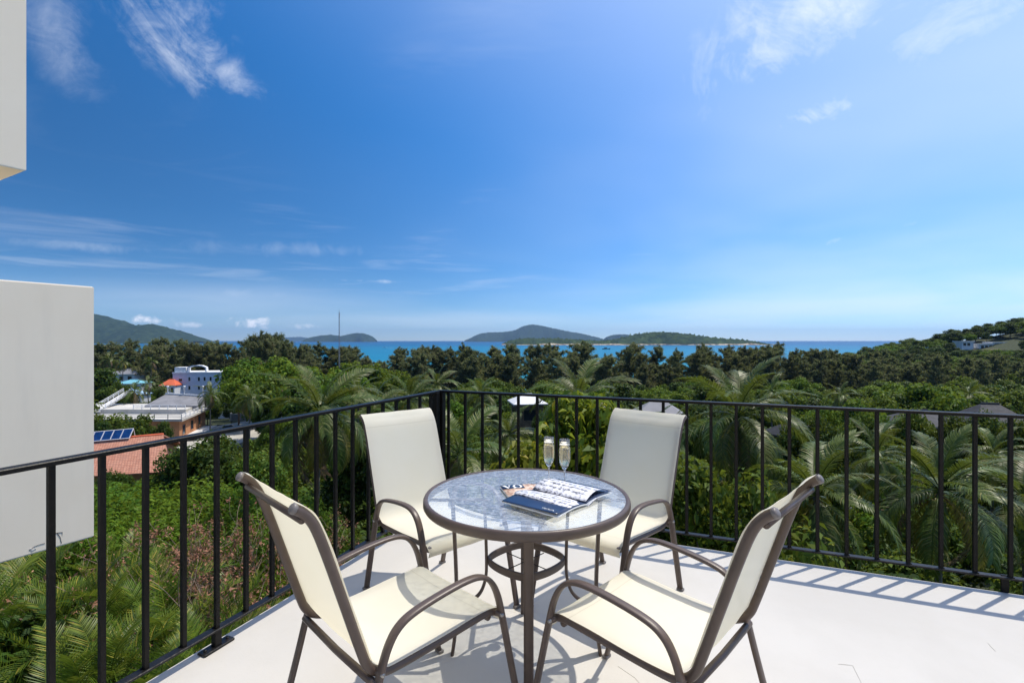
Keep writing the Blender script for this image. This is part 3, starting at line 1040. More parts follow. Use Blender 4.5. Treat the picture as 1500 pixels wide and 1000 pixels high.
def tile_roof(t):
    tc = t.add('ShaderNodeTexCoord').outputs['UV']
    br = t.add('ShaderNodeTexBrick', i0=tc, Scale=1.0)
    br.inputs['Color1'].default_value = (0.44, 0.185, 0.115, 1)
    br.inputs['Color2'].default_value = (0.55, 0.265, 0.175, 1)
    br.inputs['Mortar'].default_value = (0.22, 0.09, 0.06, 1)
    br.inputs['Brick Width'].default_value = 0.30
    br.inputs['Row Height'].default_value = 0.33
    br.inputs['Mortar Size'].default_value = 0.022
    n = t.noise(tc, 0.7, 5.0)
    c = t.mix(t.math('MULTIPLY', t.sstep(n, 0.45, 0.7), 0.35), br.outputs[0], (0.36, 0.20, 0.15, 1))
    p = t.add('ShaderNodeBsdfPrincipled', Base_Color=c, Roughness=0.85)
    b = t.add('ShaderNodeBump', Strength=0.8, Distance=0.05, Height=br.outputs[1])
    b.invert = True
    t.l.new(b.outputs[0], p.inputs['Normal'])
    return p


M_tile = material('orange_roof_tiles', tile_roof)


def windows_on(parent, p0, ux, wins, mat=M_dark, frame=None, depth=0.12):
    """wins: (x, z, w, h) on the wall that starts at p0 and runs along ux; each is a recessed pane with a frame"""
    ux = Vector(ux).normalized()
    nrm = Vector((ux.y, -ux.x, 0))
    ang = math.atan2(ux.y, ux.x)
    for (x, z, w_, h_) in wins:
        c = Vector(p0) + ux * (x + w_ / 2) + Vector((0, 0, z + h_ / 2))
        f = MB()
        for s in (-1, 1):
            f.box((s * (w_ / 2 + .05), -.04, 0), (0.10, 0.12, h_ + 0.2))
            f.box((0, -.04, s * (h_ / 2 + .05)), (w_, 0.12, 0.10))
        o = f.build('window', frame or M_white, parent, loc=tuple(c), rot=(0, 0, ang))
        MB().box((0, -0.012, 0), (w_, 0.03, h_)).build('pane', mat, o)


# --- white four-storey block
B = thing('apartment_block', 'white four storey block with small dark windows before the casuarina belt', 'building', tuple(at_depth(253, 580, 172)))
bz = gz(-115, 172) - B.location.z
wl, hl = 17.2, at_depth(253, 547, 172).z - B.location.z
uw = Vector((1, 0.18, 0)).normalized()
vw = Vector((-uw.y, uw.x, 0))
angw = math.atan2(uw.y, uw.x)
c = uw * wl / 2 + vw * 5
MB().box((c.x, c.y, (hl + bz) / 2), (wl, 10, hl - bz), angw).build('wall', M_bluewhite, B)
wins = []
for row in range(4):
    z = hl - 2.6 - row * 3.0
    for x in (1.9, 4.9, 7.9, 9.7, 11.6, 14.0, 15.8):
        wins.append((x, z, 1.1 if x < 3 else .65, .8 if x < 3 else 1.3))
windows_on(B, (0, 0, 0), uw, wins, depth=.1)
cc = uw * wl / 2 + vw * 5
p = MB()
p.box((cc.x, cc.y, hl + .2), (wl + .3, 10.3, .4), angw)
p.build('parapet', M_white, B)
cc = uw * 2.2 + vw * 2.2
MB().box((cc.x, cc.y, hl + 1.2), (3.6, 3.6, 1.8), angw).build('stair_head', M_white, B)
arch = [uw * x + Vector((0, 0, hl + z)) + vw * 1.0 for x, z in ((4.4, .4), (4.6, 2.0), (6.0, 2.5), (7.5, 2.65), (9.0, 2.5), (10.2, 2.0), (10.4, .4))]
MB().sweep(arch, 1.2, .28, tuple(vw), 4).build('roof_arch', M_white, B)

# --- building with orange walls and a railed roof terrace
RB = thing('terrace_building', 'low orange walled building with railed white roof terraces beside the parking lot', 'building', (-69.6, 105, gz(-70, 105)))
zb = RB.location.z
zt = -15.0 - zb
u1 = Vector((-1, 0.02, 0)).normalized()
u2 = Vector((-0.28, 0.96, 0)).normalized()
L1, L2 = 42.0, 17.7


def prism(name, mat, parent, pts, z0, z1):
    n = len(pts)
    vs_ = [(p[0], p[1], z0) for p in pts] + [(p[0], p[1], z1) for p in pts]
    a = sum(pts[i][0] * pts[(i + 1) % n][1] - pts[(i + 1) % n][0] * pts[i][1] for i in range(n))
    fs = [tuple(range(n, 2 * n)), tuple(reversed(range(n)))] + [(i, (i + 1) % n, n + (i + 1) % n, n + i) for i in range(n)]
    if a < 0:
        fs = [tuple(reversed(f)) for f in fs]
    return link(name, make_mesh(name, vs_, fs, mat), parent)


q0 = Vector((0, 0, 0))
prism('wall', M_orange, RB, [q0, q0 + u1 * L1, q0 + u1 * L1 + u2 * L2, q0 + u2 * L2], -1.5, zt - .35)
o_ = .9
q = Vector((0, 0, 0)) - u1 * o_ - u2 * o_
prism('roof_terrace', M_concrete, RB, [q, q + u1 * (L1 + o_), q + u1 * (L1 + o_) + u2 * (L2 + 2 * o_), q + u2 * (L2 + 2 * o_)], zt - .45, zt)
windows_on(RB, (0, 0, 0), u2, [(1.6, zt - 3.7, 1.9, 2.1), (6.8, zt - 3.5, 1.9, 2.0), (12.0, zt - 3.4, 1.9, 2.0)], frame=M_orange)
windows_on(RB, tuple(u1 * 30), -u1, [(1 + 6 * k, zt - 4.2, 5.0, 2.8) for k in range(4)], frame=M_orange)
cn = q0 + u2 * 8.8 - Vector((u2.y, -u2.x, 0)) * -1.4
MB().box((cn.x, cn.y, zt - 4.3), (15, 3.0, .25), math.atan2(u2.y, u2.x)).build('canopy', M_whiteroof, RB)


def fence_run(parent, a, b, n, h, mat):
    d = b - a
    L = d.length
    ang = math.atan2(d.y, d.x)
    for k in range(n + 1):
        p = a + d * (k / n)
        MB().box((p.x, p.y, p.z + h / 2), (.12, .12, h), ang).build('railing_post', mat, parent)
    for z in (.45, .75, 1.0):
        r_ = MB()
        off = Vector((-d.y, d.x, 0)).normalized() * .02
        r_.sweep([a + off + Vector((0, 0, z * h)), b + off + Vector((0, 0, z * h))], .05, .04, (0, 0, 1), 6)
        r_.build('railing_bar', mat, parent)


zz = Vector((0, 0, zt))
fence_run(RB, q + u1 * .2 + u2 * .2 + zz, q + u1 * 26 + u2 * .2 + zz, 9, 1.05, M_greywall)
fence_run(RB, q + u1 * .2 + u2 * .2 + zz, q + u1 * .2 + u2 * (L2 + 1) + zz, 7, 1.05, M_white)
# upper deck, its railing and the ramp
q3 = q + u2 * 8.5 + u1 * 2.2
prism('upper_deck', M_concrete, RB, [q3, q3 + u1 * 34, q3 + u1 * 34 + u2 * 11, q3 + u2 * 11], zt + .003, zt + .9)
fence_run(RB, q3 + u1 * .2 + u2 * .2 + Vector((0, 0, zt + .9)), q3 + u1 * 12 + u2 * .2 + Vector((0, 0, zt + .9)), 6, 1.05, M_white)
a_, b_ = Vector((-23.4, 7.0, zt + .4)), Vector((-26.2, 20.0, zt + 3.4))
MB().sweep([a_, b_], 1.1, .14, tuple(Vector((u2.y, -u2.x, 0))), 4).build('ramp', M_concrete, RB)
fence_run(RB, a_ + u1 * 1.0, b_ + u1 * 1.0, 6, 1.05, M_white)
fence_run(RB, a_ - u1 * 1.0, b_ - u1 * 1.0, 6, 1.05, M_white)
# shallow grey roof behind the deck with white poles
g0 = q + u2 * 13.0 + u1 * 1.0
gr = [g0, g0 + u1 * 12.5, g0 + u1 * 11 + u2 * 9, g0 + u2 * 9 + u1 * .5]
hh = [zt + 1.2, zt + 1.2, zt + 2.9, zt + 2.3]
vs_ = [(p.x, p.y, h_) for p, h_ in zip(gr, hh)] + [(p.x, p.y, zt + .3) for p in gr]
link('grey_roof', make_mesh('grey_roof', vs_, [(3, 2, 1, 0), (0, 1, 5, 4), (1, 2, 6, 5), (2, 3, 7, 6), (3, 0, 4, 7)], M_greyroof), RB)
MB().sweep([Vector((gr[2].x, gr[2].y, hh[2] + .2)), Vector((gr[3].x, gr[3].y, hh[3] + .2))], .25, .25, (0, 0, 1), 4).build('roof_edge', M_whiteroof, RB)
for t_ in (.05, .45, .9):
    pp = gr[2].lerp(gr[3], t_)
    MB().lathe([(.16, 0), (.16, 2.4), (.26, 2.45), (.26, 2.8), (0, 2.85)], 8, (pp.x, pp.y, zt + 2.2)).build('roof_pole', M_white, RB)

# --- house with orange tiled roof and solar panels
TH_ = thing('tiled_house', 'brick house with orange tiled roof and rack of blue solar panels', 'house', (-44, 62, gz(-44, 60)))
o0 = TH_.location
ridge_r, ridge_l = at_depth(239, 636, 62) - o0, at_depth(60, 652, 61) - o0
eave_r, eave_l = at_depth(252, 668 + 22, 55.5) - o0, at_depth(20, 704, 54) - o0
back_r, back_l = ridge_r + Vector((-1.5, 6.5, -2.6)), ridge_l + Vector((-1.5, 6.5, -2.6))


def roof_plane(name, a, b, c, d, mat, parent, th=.16):
    """a,b along the ridge, c,d along the eave below b,a; UV in metres"""
    n = (b - a).cross(d - a).normalized()
    if n.z < 0:
        n = -n
    vs_ = [a, b, c, d] + [p - n * th for p in (a, b, c, d)]
    me = make_mesh(name, vs_, [(0, 1, 2, 3), (7, 6, 5, 4), (0, 4, 5, 1), (1, 5, 6, 2), (2, 6, 7, 3), (3, 7, 4, 0)], mat)
    e1 = (b - a).normalized()
    e2 = n.cross(e1)
    ul = me.uv_layers.new(name='UVMap')
    for li, lp in enumerate(me.loops):
        v = me.vertices[lp.vertex_index].co
        ul.data[li].uv = ((v - a).dot(e1), (v - a).dot(e2))
    return link(name, me, parent)


rf = roof_plane('roof', ridge_r, ridge_l, eave_l, eave_r, M_tile, TH_)
roof_plane('roof', ridge_l + Vector((0, .02, .01)), ridge_r + Vector((0, .02, .01)), back_r, back_l, M_tile, TH_)
MB().sweep([ridge_r, ridge_l], .18, .14, (0, 0, 1), 8).build('ridge_cap', M_redaw, rf)
wr, wl_ = eave_r + Vector((-.7, .9, -.12)), eave_l + Vector((0, .9, -.12))
wv = [wr, wl_, wl_ * 1, wr * 1]
wv[2].z = wv[3].z = -1.2
bk = Vector((-1.5, 10.5, 0))
gable = [wr, ridge_r + Vector((-.7, 0, -.25)), back_r + Vector((-.7, -.8, -.12))]
mw = MB()
mw.quad_add([wr, wl_, Vector((wl_.x, wl_.y, -1.2)), Vector((wr.x, wr.y, -1.2))], [(0, 1, 2, 3)])
mw.quad_add([wr, gable[1], gable[2], Vector((gable[2].x, gable[2].y, -1.2)), Vector((wr.x, wr.y, -1.2))], [(0, 1, 2, 3, 4)])
mw.build('wall', M_orange, TH_)
windows_on(TH_, tuple(at_depth(205, 704, 56.2) - o0), (1, .02, 0), [(-1.9, -.4, 1.3, .9), (-.2, -.4, .8, .9)], frame=M_white)
sd_ = (ridge_l - ridge_r).normalized()
sp_ = (eave_r - ridge_r)
sp_ = (sp_ - sd_ * sp_.dot(sd_)).normalized()
M_solar = simple('solar_cell', (0.012, 0.055, 0.19), 0.12, 0.2, 2.0)
rack = thing('solar_panel_rack', 'row of blue solar panels in white frames on the orange tiled roof', 'solar panels', tuple(o0 + ridge_r))
for k in range(6):
    base = sd_ * (3.45 + k * 1.12) + Vector((0, -.75, .02))
    upv = Vector((0, .62, .95)).normalized()
    a = base
    b = base + upv * 1.25
    nn = sd_.cross(upv).normalized()
    pnl = MB()
    for (s0, s1) in ((a, a + sd_ * 1.08), (b, b + sd_ * 1.08), (a, b), (a + sd_ * 1.08, b + sd_ * 1.08)):
        pnl.sweep([s0, s1], .05, .05, tuple(nn), 4)
    fr_ = pnl.build('panel_frame', M_white, rack)
    c1, c2 = a + sd_ * .03, a + sd_ * 1.05
    hu = upv * 1.22
    off = nn * .02
    MB().quad_add([c1 + off, c2 + off, c2 + hu + off, c1 + hu + off, c1 - off, c2 - off, c2 + hu - off, c1 + hu - off],
                  [(0, 1, 2, 3), (7, 6, 5, 4), (0, 4, 5, 1), (2, 6, 7, 3), (1, 5, 6, 2), (0, 3, 7, 4)]) if False else None
    g_ = MB()
    g_.quad_add([c1 + off, c2 + off, c2 + hu + off, c1 + hu + off, c1 - off, c2 - off, c2 + hu - off, c1 + hu - off],
                [(0, 1, 2, 3), (7, 6, 5, 4), (0, 4, 5, 1), (2, 6, 7, 3), (1, 5, 6, 2), (0, 3, 7, 4)])
    g_.build('solar_panel', M_solar, fr_)
    MB().sweep([b + Vector((0, 0, -.02)), b + Vector((0, .35, -1.35))], .03, .03, (1, 0, 0), 4).build('strut', M_white, rack)


# --- simple houses: walls, hipped roof, windows and door
def house(label, cat_px, Y, w_, d_, hw, hr, roof_m, wall_m, rz=0.0, over=.6, gable=False, wn=3, name='house', sink=1.2, group=None):
    """cat_px = pixel of the ridge's middle in the photograph"""
    top = at_depth(cat_px[0], cat_px[1], Y)
    g = gz(top.x, Y + d_ / 2)
    h = thing(name, label, 'house', (top.x, Y + d_ / 2, g), rz, group)
    zr = top.z - g
    ze = zr - hr
    MB().box((0, 0, (ze - sink) / 2), (w_, d_, ze + sink)).build('wall', wall_m, h)
    W, D = w_ / 2 + over, d_ / 2 + over
    k = 0.0 if gable else min(W * .72, D * .95)
    vs_ = [(-W, -D, ze), (W, -D, ze), (W, D, ze), (-W, D, ze), (-W + k, 0, zr), (W - k, 0, zr), (-W, -D, ze - .18), (W, -D, ze - .18), (W, D, ze - .18), (-W, D, ze - .18)]
    fs = [(0, 1, 5, 4), (1, 2, 5), (2, 3, 4, 5), (3, 0, 4), (0, 6, 7, 1), (1, 7, 8, 2), (2, 8, 9, 3), (3, 9, 6, 0), (6, 9, 8, 7)]
    r_ = link('roof', make_mesh('roof', vs_, fs, roof_m), h)
    MB().sweep([(-W + k, 0, zr + .03), (W - k, 0, zr + .03)], .14, .1, (0, 0, 1), 6).build('ridge_cap', roof_m, r_)
    MB().sweep([(-W, -D - .03, ze - .08), (W, -D - .03, ze - .08)], .12, .04, (0, 0, 1), 4).build('fascia', M_greyroof if wall_m is M_wood else M_white, r_)
    st_ = w_ / (wn + .001)
    windows_on(h, (-w_ / 2, -d_ / 2, 0), (1, 0, 0), [(st_ * (i + .25), ze - 2.2, st_ * .5, 1.4) for i in range(wn)] + [(st_ * (i + .25), ze - 5.2, st_ * .5, 1.4) for i in range(wn)], frame=wall_m)
    windows_on(h, (-w_ / 2, d_ / 2, 0), (0, -1, 0), [(d_ * .3, ze - 2.2, d_ * .35, 1.4)], frame=wall_m)
    return h


house('pale house with weathered brown hipped roof among trees near the parking lot', (428, 563), 118, 7.5, 6.5, 3, 2.4, M_brownroof, M_white, R(28))
house('narrow white roofed house with dark balconies beyond the railing corner', (773, 580), 66, 3.6, 4.2, 6, 1.0, M_whiteroof, M_wood, R(10), .5, False, 1)
house('house with grey hipped roof half hidden behind the shaded chair', (975, 592), 62, 5.6, 6.0, 3, 1.7, M_greyroof, M_wood, R(-12))
house('house with pale grey roof glimpsed through palm fronds', (1180, 620), 52, 3.2, 4.0, 3, 1.5, M_slate, M_wood, R(20))
house('long dark slate roofed house below the headland, its ridge level', (1374, 605), 66, 6.0, 6.0, 3, 1.7, M_slate, M_wood, R(-6))
house('tall dark slate roofed house at the right end with pale fascia', (1492, 597), 50, 4.6, 6.0, 4, 2.2, M_slate, M_wood, R(-14))
house('small grey roofed bungalow among the far trees', (178, 541), 180, 9, 7, 3, 1.6, M_greyroof, M_white, 0)
house('teal roofed shed beside the far palms', (186, 557), 160, 7.5, 6, 3, 1.0, M_teal, M_white, R(8), .4)
house('pale blue roofed pavilion behind the roof terraces', (184, 571), 150, 6.5, 6, 3, 1.4, M_blueaw, M_white, R(-15), .4)
house('red orange roofed pavilion next to the white apartment block', (244, 556), 168, 4.6, 5, 3, 1.9, M_redaw, M_white, R(5), .3)
house('low white roofed building behind the parking lot', (330, 562), 158, 5.0, 6, 3, .9, M_whiteroof, M_white, R(10), .3)
# villa on the headland
vl = at_depth(1452, 501, 318)
vg = gz(vl.x, 320)
V1 = thing('hillside_villa', 'long white flat roofed villa set into the wooded headland', 'house', (vl.x, 320, vg))
zt_ = vl.z - vg
for k, (x0, x1, dz_, dy_) in enumerate(((-15, -7.5, .0, 2), (-5.5, 3.0, -1.6, 0), (3.6, 13.5, -.6, 1))):
    MB().box(((x0 + x1) / 2, dy_ + 3, (zt_ + dz_ - 2) / 2), (x1 - x0, 6, zt_ + dz_ + 2)).build('wall', M_white, V1)
    MB().box(((x0 + x1) / 2, dy_ + 3, zt_ + dz_ + .35), (x1 - x0 + .9, 7.2, .65)).build('roof', M_whiteroof, V1)
    windows_on(V1, (x0, dy_, 0), (1, 0, 0), [(.8 + i * 2.6, zt_ + dz_ - 2.3, 1.9, 1.7) for i in range(int((x1 - x0) / 2.8))])

# --- parking lot, road and cars
lot = [(-78, 100), (-58.5, 99), (-55, 112), (-57.5, 134), (-70, 137), (-74.5, 124)]
lz = [gz(x, y) for x, y in lot]
zl = max(lz) + 0.45


def lot_mat(t):
    tc = t.add('ShaderNodeTexCoord').outputs['Object']
    n = t.noise(tc, 0.3, 6.0, 0.6)
    c = t.mix(t.sstep(n, .3, .7), (0.34, 0.325, 0.29, 1), (0.47, 0.45, 0.41, 1))
    return t.add('ShaderNodeBsdfPrincipled', Base_Color=c, Roughness=0.9)


n_ = len(lot)
vs_ = [(x, y, zl) for x, y in lot] + [(x, y, zl - 4) for x, y in lot]
link('parking_lot', make_mesh('parking_lot', vs_, [tuple(range(n_))] + [(i + n_, (i + 1) % n_ + n_, (i + 1) % n_, i) for i in range(n_)], material('lot_concrete', lot_mat)), kind='structure')
wl2 = thing('boundary_wall', 'low grey boundary wall at the far side of the parking lot', 'wall', (-64, 134.5, zl))
for k in range(8):
    MB().box((-10 + 2.6 * k, .12 * k, .9), (2.5, .3, 1.8), .046).build('wall_panel', M_greywall, wl2)
    MB().box((-11.3 + 2.6 * k, .12 * k - .06, 1.0), (.4, .42, 2.1), .046).build('pier', M_concrete, wl2)

M_tyre = simple('tyre', (0.012, 0.012, 0.012), 0.8, 0.1, 5)
M_cglass = simple('car_glass', (0.012, 0.015, 0.018), 0.08, 0.1, 2)
M_rim = simple('rim', (0.4, 0.4, 0.4), 0.35, 0.1, 5, metal=1.0)
M_lampw = simple('headlight', (0.7, 0.7, 0.68), 0.15, 0.05, 5)
M_lampr = simple('tail_light', (0.35, 0.02, 0.015), 0.2, 0.05, 5)


def car(label, x, y, rz, col, name):
    c = thing('parked_car', label, 'car', (x, y, zl), rz, 'cars in the parking lot')
    paint = simple(name, col, 0.22, 0.04, 1.0)
    prof = [(-2.1, .35), (-2.15, .75), (-1.95, .92), (-1.1, 1.0), (1.05, .98), (1.85, .85), (2.12, .68), (2.1, .35)]
    cab = [(-1.75, .93), (-1.15, 1.42), (.25, 1.45), (1.1, .97)]

    def extr(pts, hw0, hw1, mat, nm):
        n = len(pts)
        zmin, zmax = min(p[1] for p in pts), max(p[1] for p in pts)
        vs__ = []
        for s in (-1, 1):
            for (u, z) in pts:
                f = (z - zmin) / (zmax - zmin)
                vs__.append((u, s * (hw0 + (hw1 - hw0) * f), z))
        fs = [tuple(range(n)), tuple(reversed(range(n, 2 * n)))] + [(i, n + i, n + (i + 1) % n, (i + 1) % n) for i in range(n)]
        return link(nm, make_mesh(nm, vs__, fs, mat), c)
    extr(prof, .86, .80, paint, 'body')
    extr(cab, .76, .60, M_cglass, 'cabin_glass')
    extr([(-1.18, 1.40), (-1.1, 1.47), (.2, 1.49), (.32, 1.42)], .63, .58, paint, 'roof')
    for u in (-1.3, 1.3):
        for s in (-1, 1):
            wheel = MB().lathe([(0, -.1), (.30, -.1), (.33, -.06), (.33, .06), (.30, .1), (0, .1)], 16).build('wheel', M_tyre, c, loc=(u, s * .80, .33), rot=(R(90), 0, 0))
            MB().lathe([(0, -.105), (.18, -.105), (.2, 0), (.18, .105), (0, .105)], 12).build('rim', M_rim, wheel)
    for s in (-1, 1):
        MB().box((2.06, s * .6, .70), (.12, .32, .13)).build('headlight', M_lampw, c)
        MB().box((-2.08, s * .62, .78), (.12, .28, .14)).build('tail_light', M_lampr, c)


car('white parked car in the pale concrete lot', -64.2, 120.5, R(35), (0.72, 0.72, 0.72), 'white_paint_car')
car('dark grey parked car next to the white car in the lot', -66.6, 118.6, R(40), (0.05, 0.05, 0.06), 'dark_paint_car')
car('silver parked car at the far boundary wall of the lot', -62.0, 130.0, R(10), (0.42, 0.43, 0.44), 'silver_paint_car')

# --- tall thin mast
M_mastr = simple('mast_grey', (0.40, 0.37, 0.37), 0.6, 0.1, 1.0)
mt = at_depth(497, 453, 150)
mg = gz(mt.x, 150)
mast = thing('radio_mast', 'tall thin lattice radio mast rising above the tree belt', 'mast', (mt.x, 150, mg))
H_ = mt.z - mg
for k in range(3):
    a = 2 * math.pi * k / 3
    MB().sweep([(.16 * math.cos(a), .16 * math.sin(a), 0), (.16 * math.cos(a), .16 * math.sin(a), H_ * .97)], .045, .045, (1, 0, 0), 5).build('mast_leg', M_mastr, mast)
lat = MB()
for k in range(int(H_ / .8)):
    a, b = 2 * math.pi * (k % 3) / 3, 2 * math.pi * ((k + 1) % 3) / 3
    lat.sweep([(.16 * math.cos(a), .16 * math.sin(a), k * .8), (.16 * math.cos(b), .16 * math.sin(b), k * .8 + .8)], .025, .025, (.3, .2, 1), 4)
lat.build('lattice', M_mastr, mast, kind='stuff')
MB().sweep([(0, 0, H_ * .95), (0, 0, H_)], .03, .03, (1, 0, 0), 5).build('antenna', M_mastr, mast)

# --- bamboo trellis and shed in the garden on the right
tg = at_depth(1290, 772, 34)
tz0 = gz(tg.x, 34)
tr = thing('bamboo_trellis', 'brown bamboo trellis frame with dark backing in the palm garden', 'trellis', (tg.x, 34, tz0), R(-18))
ht_ = at_depth(1290, 737, 34).z - tz0
for k in range(5):
    MB().sweep([(-1.3 + .65 * k, 0, -.3), (-1.3 + .65 * k, .03, ht_)], .035, .035, (1, 0, 0), 6).build('bamboo_post', M_wood, tr)
for k in range(4):
    MB().sweep([(-1.45, -.05, ht_ - .12 - k * .55), (1.45, -.05, ht_ - .25 - k * .55)], .028, .028, (0, 0, 1), 6).build('bamboo_rail', M_wood, tr)
MB().box((0, .14, ht_ / 2 - .3), (2.7, .06, ht_ - .3)).build('backing_screen', M_wood, tr)
pg = at_depth(1247, 760, 36)
fz = gz(pg.x, 36)
gf = thing('garden_fence', 'short pale fence of upright boards beside the bamboo trellis', 'fence', (pg.x, 36, fz))
hf = at_depth(1247, 743, 36).z - fz
for k in range(7):
    MB().box((-.75 + .25 * k, 0, hf / 2 - .2), (.2, .05, hf + .4)).build('board', M_greywall, gf)

# --- boats
M_hull = simple('dark_hull', (0.03, 0.025, 0.03), 0.5, 0.2, 1.0)
M_foamw = simple('wake_foam', (0.75, 0.78, 0.8), 0.8, 0.1, 0.2)


def boat(label, x, y, L, rz, hullm, cabinm, wake, group=None):
    p = plane_pt(x, y, SEA)
    b = thing('boat', label, 'boat', tuple(p), rz, group)
    st = [(-.5, .8, .10), (-.3, 1, .09), (0, 1, .08), (.3, .7, .10), (.5, .04, .17)]
    vs__, fs = [], []
    for (u, wd, h_) in st:
        for s in (-1, 1):
            vs__ += [(u * L, s * wd * L * .11, h_ * L), (u * L * .96, s * wd * L * .07, -.02 * L)]
    for i in range(len(st) - 1):
        a, c_ = i * 4, i * 4 + 4
        fs += [(a, a + 1, c_ + 1, c_), (a + 2, c_ + 2, c_ + 3, a + 3), (a, c_, c_ + 2, a + 2)]
    fs += [(0, 2, 3, 1), (16, 17, 19, 18)]
    link('hull', make_mesh('hull', vs__, fs, hullm), b)
    MB().box((-.08 * L, 0, .15 * L), (.34 * L, .15 * L, .10 * L)).build('cabin', cabinm, b)
    MB().box((-.08 * L, 0, .21 * L), (.42 * L, .19 * L, .015 * L)).build('canopy', cabinm, b)
    if wake:
        vs__ = [(-.4 * L, -.1 * L, .12), (-.4 * L, .1 * L, .12), (-wake * L, .5 * L, .12), (-wake * L, -.5 * L, .12)]
        link('wake', make_mesh('wake', vs__, [(3, 2, 1, 0)], M_foamw), b)
    return b


boat('dark hulled boat moored on the strait in front of the green island', 888, 511.5, 26, R(2), M_hull, M_hull, 0)
boat('white speedboat trailing a foam wake on open turquoise water', 563, 509.0, 15, R(190), M_white, M_white, 2.2)
boat('white speedboat with a long wake crossing before the blue island', 657, 504.4, 20, R(185), M_white, M_white, 3.0)
boat('white boat lying off the left tip of the green island', 735, 507, 16, R(10), M_white, M_white, 0)
# ------------------------------------------------------------------ vegetation
def leaf_mat(name, dark, light, tip=None, rough=0.45, trans=0.30, spec=0.4, hue=0.5):
    def fn(t):
        isl = t.add('ShaderNodeNewGeometry').outputs['Random Per Island']
        ob = t.add('ShaderNodeObjectInfo').outputs['Random']
        c = t.mix(isl, c4(dark), c4(light))
        if tip:
            c = t.mix(t.sstep(isl, 0.90, 0.97), c, c4(tip))
        hsv = t.add('ShaderNodeHueSaturation', Color=c)
        t.put(hsv, 'Hue', t.math('ADD', hue - 0.018, t.math('MULTIPLY', ob, 0.036)))
        t.put(hsv, 'Value', t.math('ADD', 0.78, t.math('MULTIPLY', t.math('FRACT', t.math('MULTIPLY', ob, 7.31)), 0.46)))
        c = hsv.outputs[0]
        p = t.add('ShaderNodeBsdfPrincipled', Base_Color=c, Roughness=rough)
        p.inputs['Specular IOR Level'].default_value = spec
        tr = t.add('ShaderNodeBsdfTranslucent', Color=t.mix(0.45, c, (0.24, 0.27, 0.03, 1)))
        m = t.add('ShaderNodeMixShader', i0=trans)
        t.l.new(p.outputs[0], m.inputs[1])
        t.l.new(tr.outputs[0], m.inputs[2])
        return m
    return material(name, fn)


L_broad = leaf_mat('leaf_mid_green', (0.030, 0.066, 0.007), (0.105, 0.165, 0.016), (0.19, 0.21, 0.025), 0.55, 0.34, 0.18)
L_dark = leaf_mat('leaf_dark_green', (0.016, 0.042, 0.006), (0.058, 0.108, 0.013), None, 0.55, 0.28, 0.18)
L_bright = leaf_mat('leaf_bright_green', (0.045, 0.105, 0.007), (0.140, 0.225, 0.016), None, 0.55, 0.36, 0.15)
L_yellow = leaf_mat('leaf_yellow_green', (0.075, 0.135, 0.010), (0.270, 0.300, 0.022), (0.42, 0.33, 0.025), 0.45, 0.38, 0.25)
L_cas = leaf_mat('casuarina_needles', (0.062, 0.082, 0.036), (0.270, 0.285, 0.155), (0.32, 0.25, 0.16), 0.8, 0.54, 0.10)
L_palm = leaf_mat('palm_leaflet', (0.045, 0.080, 0.010), (0.130, 0.170, 0.026), (0.26, 0.25, 0.09), 0.42, 0.30, 0.38)
L_palmy = leaf_mat('palm_leaflet_yellowing', (0.20, 0.19, 0.025), (0.36, 0.29, 0.055), None, 0.5, 0.3, 0.3)
L_palmd = leaf_mat('palm_leaflet_dry', (0.134, 0.091, 0.049), (0.244, 0.177, 0.104), None, 0.8, 0.15, 0.2)
L_areca = leaf_mat('areca_leaflet', (0.034, 0.080, 0.006), (0.175, 0.240, 0.020), (0.28, 0.26, 0.035), 0.42, 0.34, 0.30)
L_red = leaf_mat('dry_red_pods', (0.20, 0.075, 0.050), (0.40, 0.200, 0.140), None, 0.8, 0.2, 0.2)
M_bark = simple('bark', (0.115, 0.090, 0.066), 0.9, 0.3, 3.0, 0.6, 8.0)
M_palmbark = simple('palm_bark', (0.155, 0.130, 0.098), 0.9, 0.25, 4.0, 0.6, 9.0)
M_twig = simple('dry_twig', (0.30, 0.215, 0.165), 0.9, 0.3, 5.0)
M_nut = simple('coconut_husk', (0.22, 0.20, 0.04), 0.5, 0.3, 2.0)


def rnd_unit(n):
    v = rng.normal(size=(n, 3))
    return v / np.linalg.norm(v, axis=1, keepdims=True)


def leaves(name, C, Rr, n, size, aspect, mat, droop=0.0, up=0.35, shell=0.45, flat=1.0, long_up=0.0, jitter=0.9, soft=False):
    """n leaf-sized folded diamonds in clumps (centres C, radii Rr)"""
    C = np.asarray(C, float)
    Rr = np.asarray(Rr, float)
    wgt = Rr ** 2
    k = rng.choice(len(C), n, p=wgt / wgt.sum())
    d = rnd_unit(n)
    r = np.abs(rng.normal(0, 0.75, n)) if soft else rng.random(n) ** shell
    P = C[k] + d * (Rr[k] * r)[:, None] * np.array([1, 1, flat])
    nrm = d + jitter * rnd_unit(n) + np.array([0, 0, up])
    nrm /= np.linalg.norm(nrm, axis=1, keepdims=True)
    ax = rnd_unit(n) + d * 0.5 + np.array([0, 0, -droop + long_up])
    ax -= nrm * (ax * nrm).sum(1)[:, None]
    ax /= np.linalg.norm(ax, axis=1, keepdims=True)
    sd = np.cross(nrm, ax)
    s = size * (0.6 + 0.8 * rng.random(n))[:, None]
    V = np.empty((n, 4, 3))
    V[:, 0] = P - ax * s * 0.5
    V[:, 2] = P + ax * s * 0.5 - nrm * s * 0.10
    V[:, 1] = P + sd * s * 0.5 * aspect + nrm * s * 0.08
    V[:, 3] = P - sd * s * 0.5 * aspect + nrm * s * 0.08
    return np_mesh(name, V.reshape(-1, 3), np.arange(n * 4).reshape(n, 4), mat)


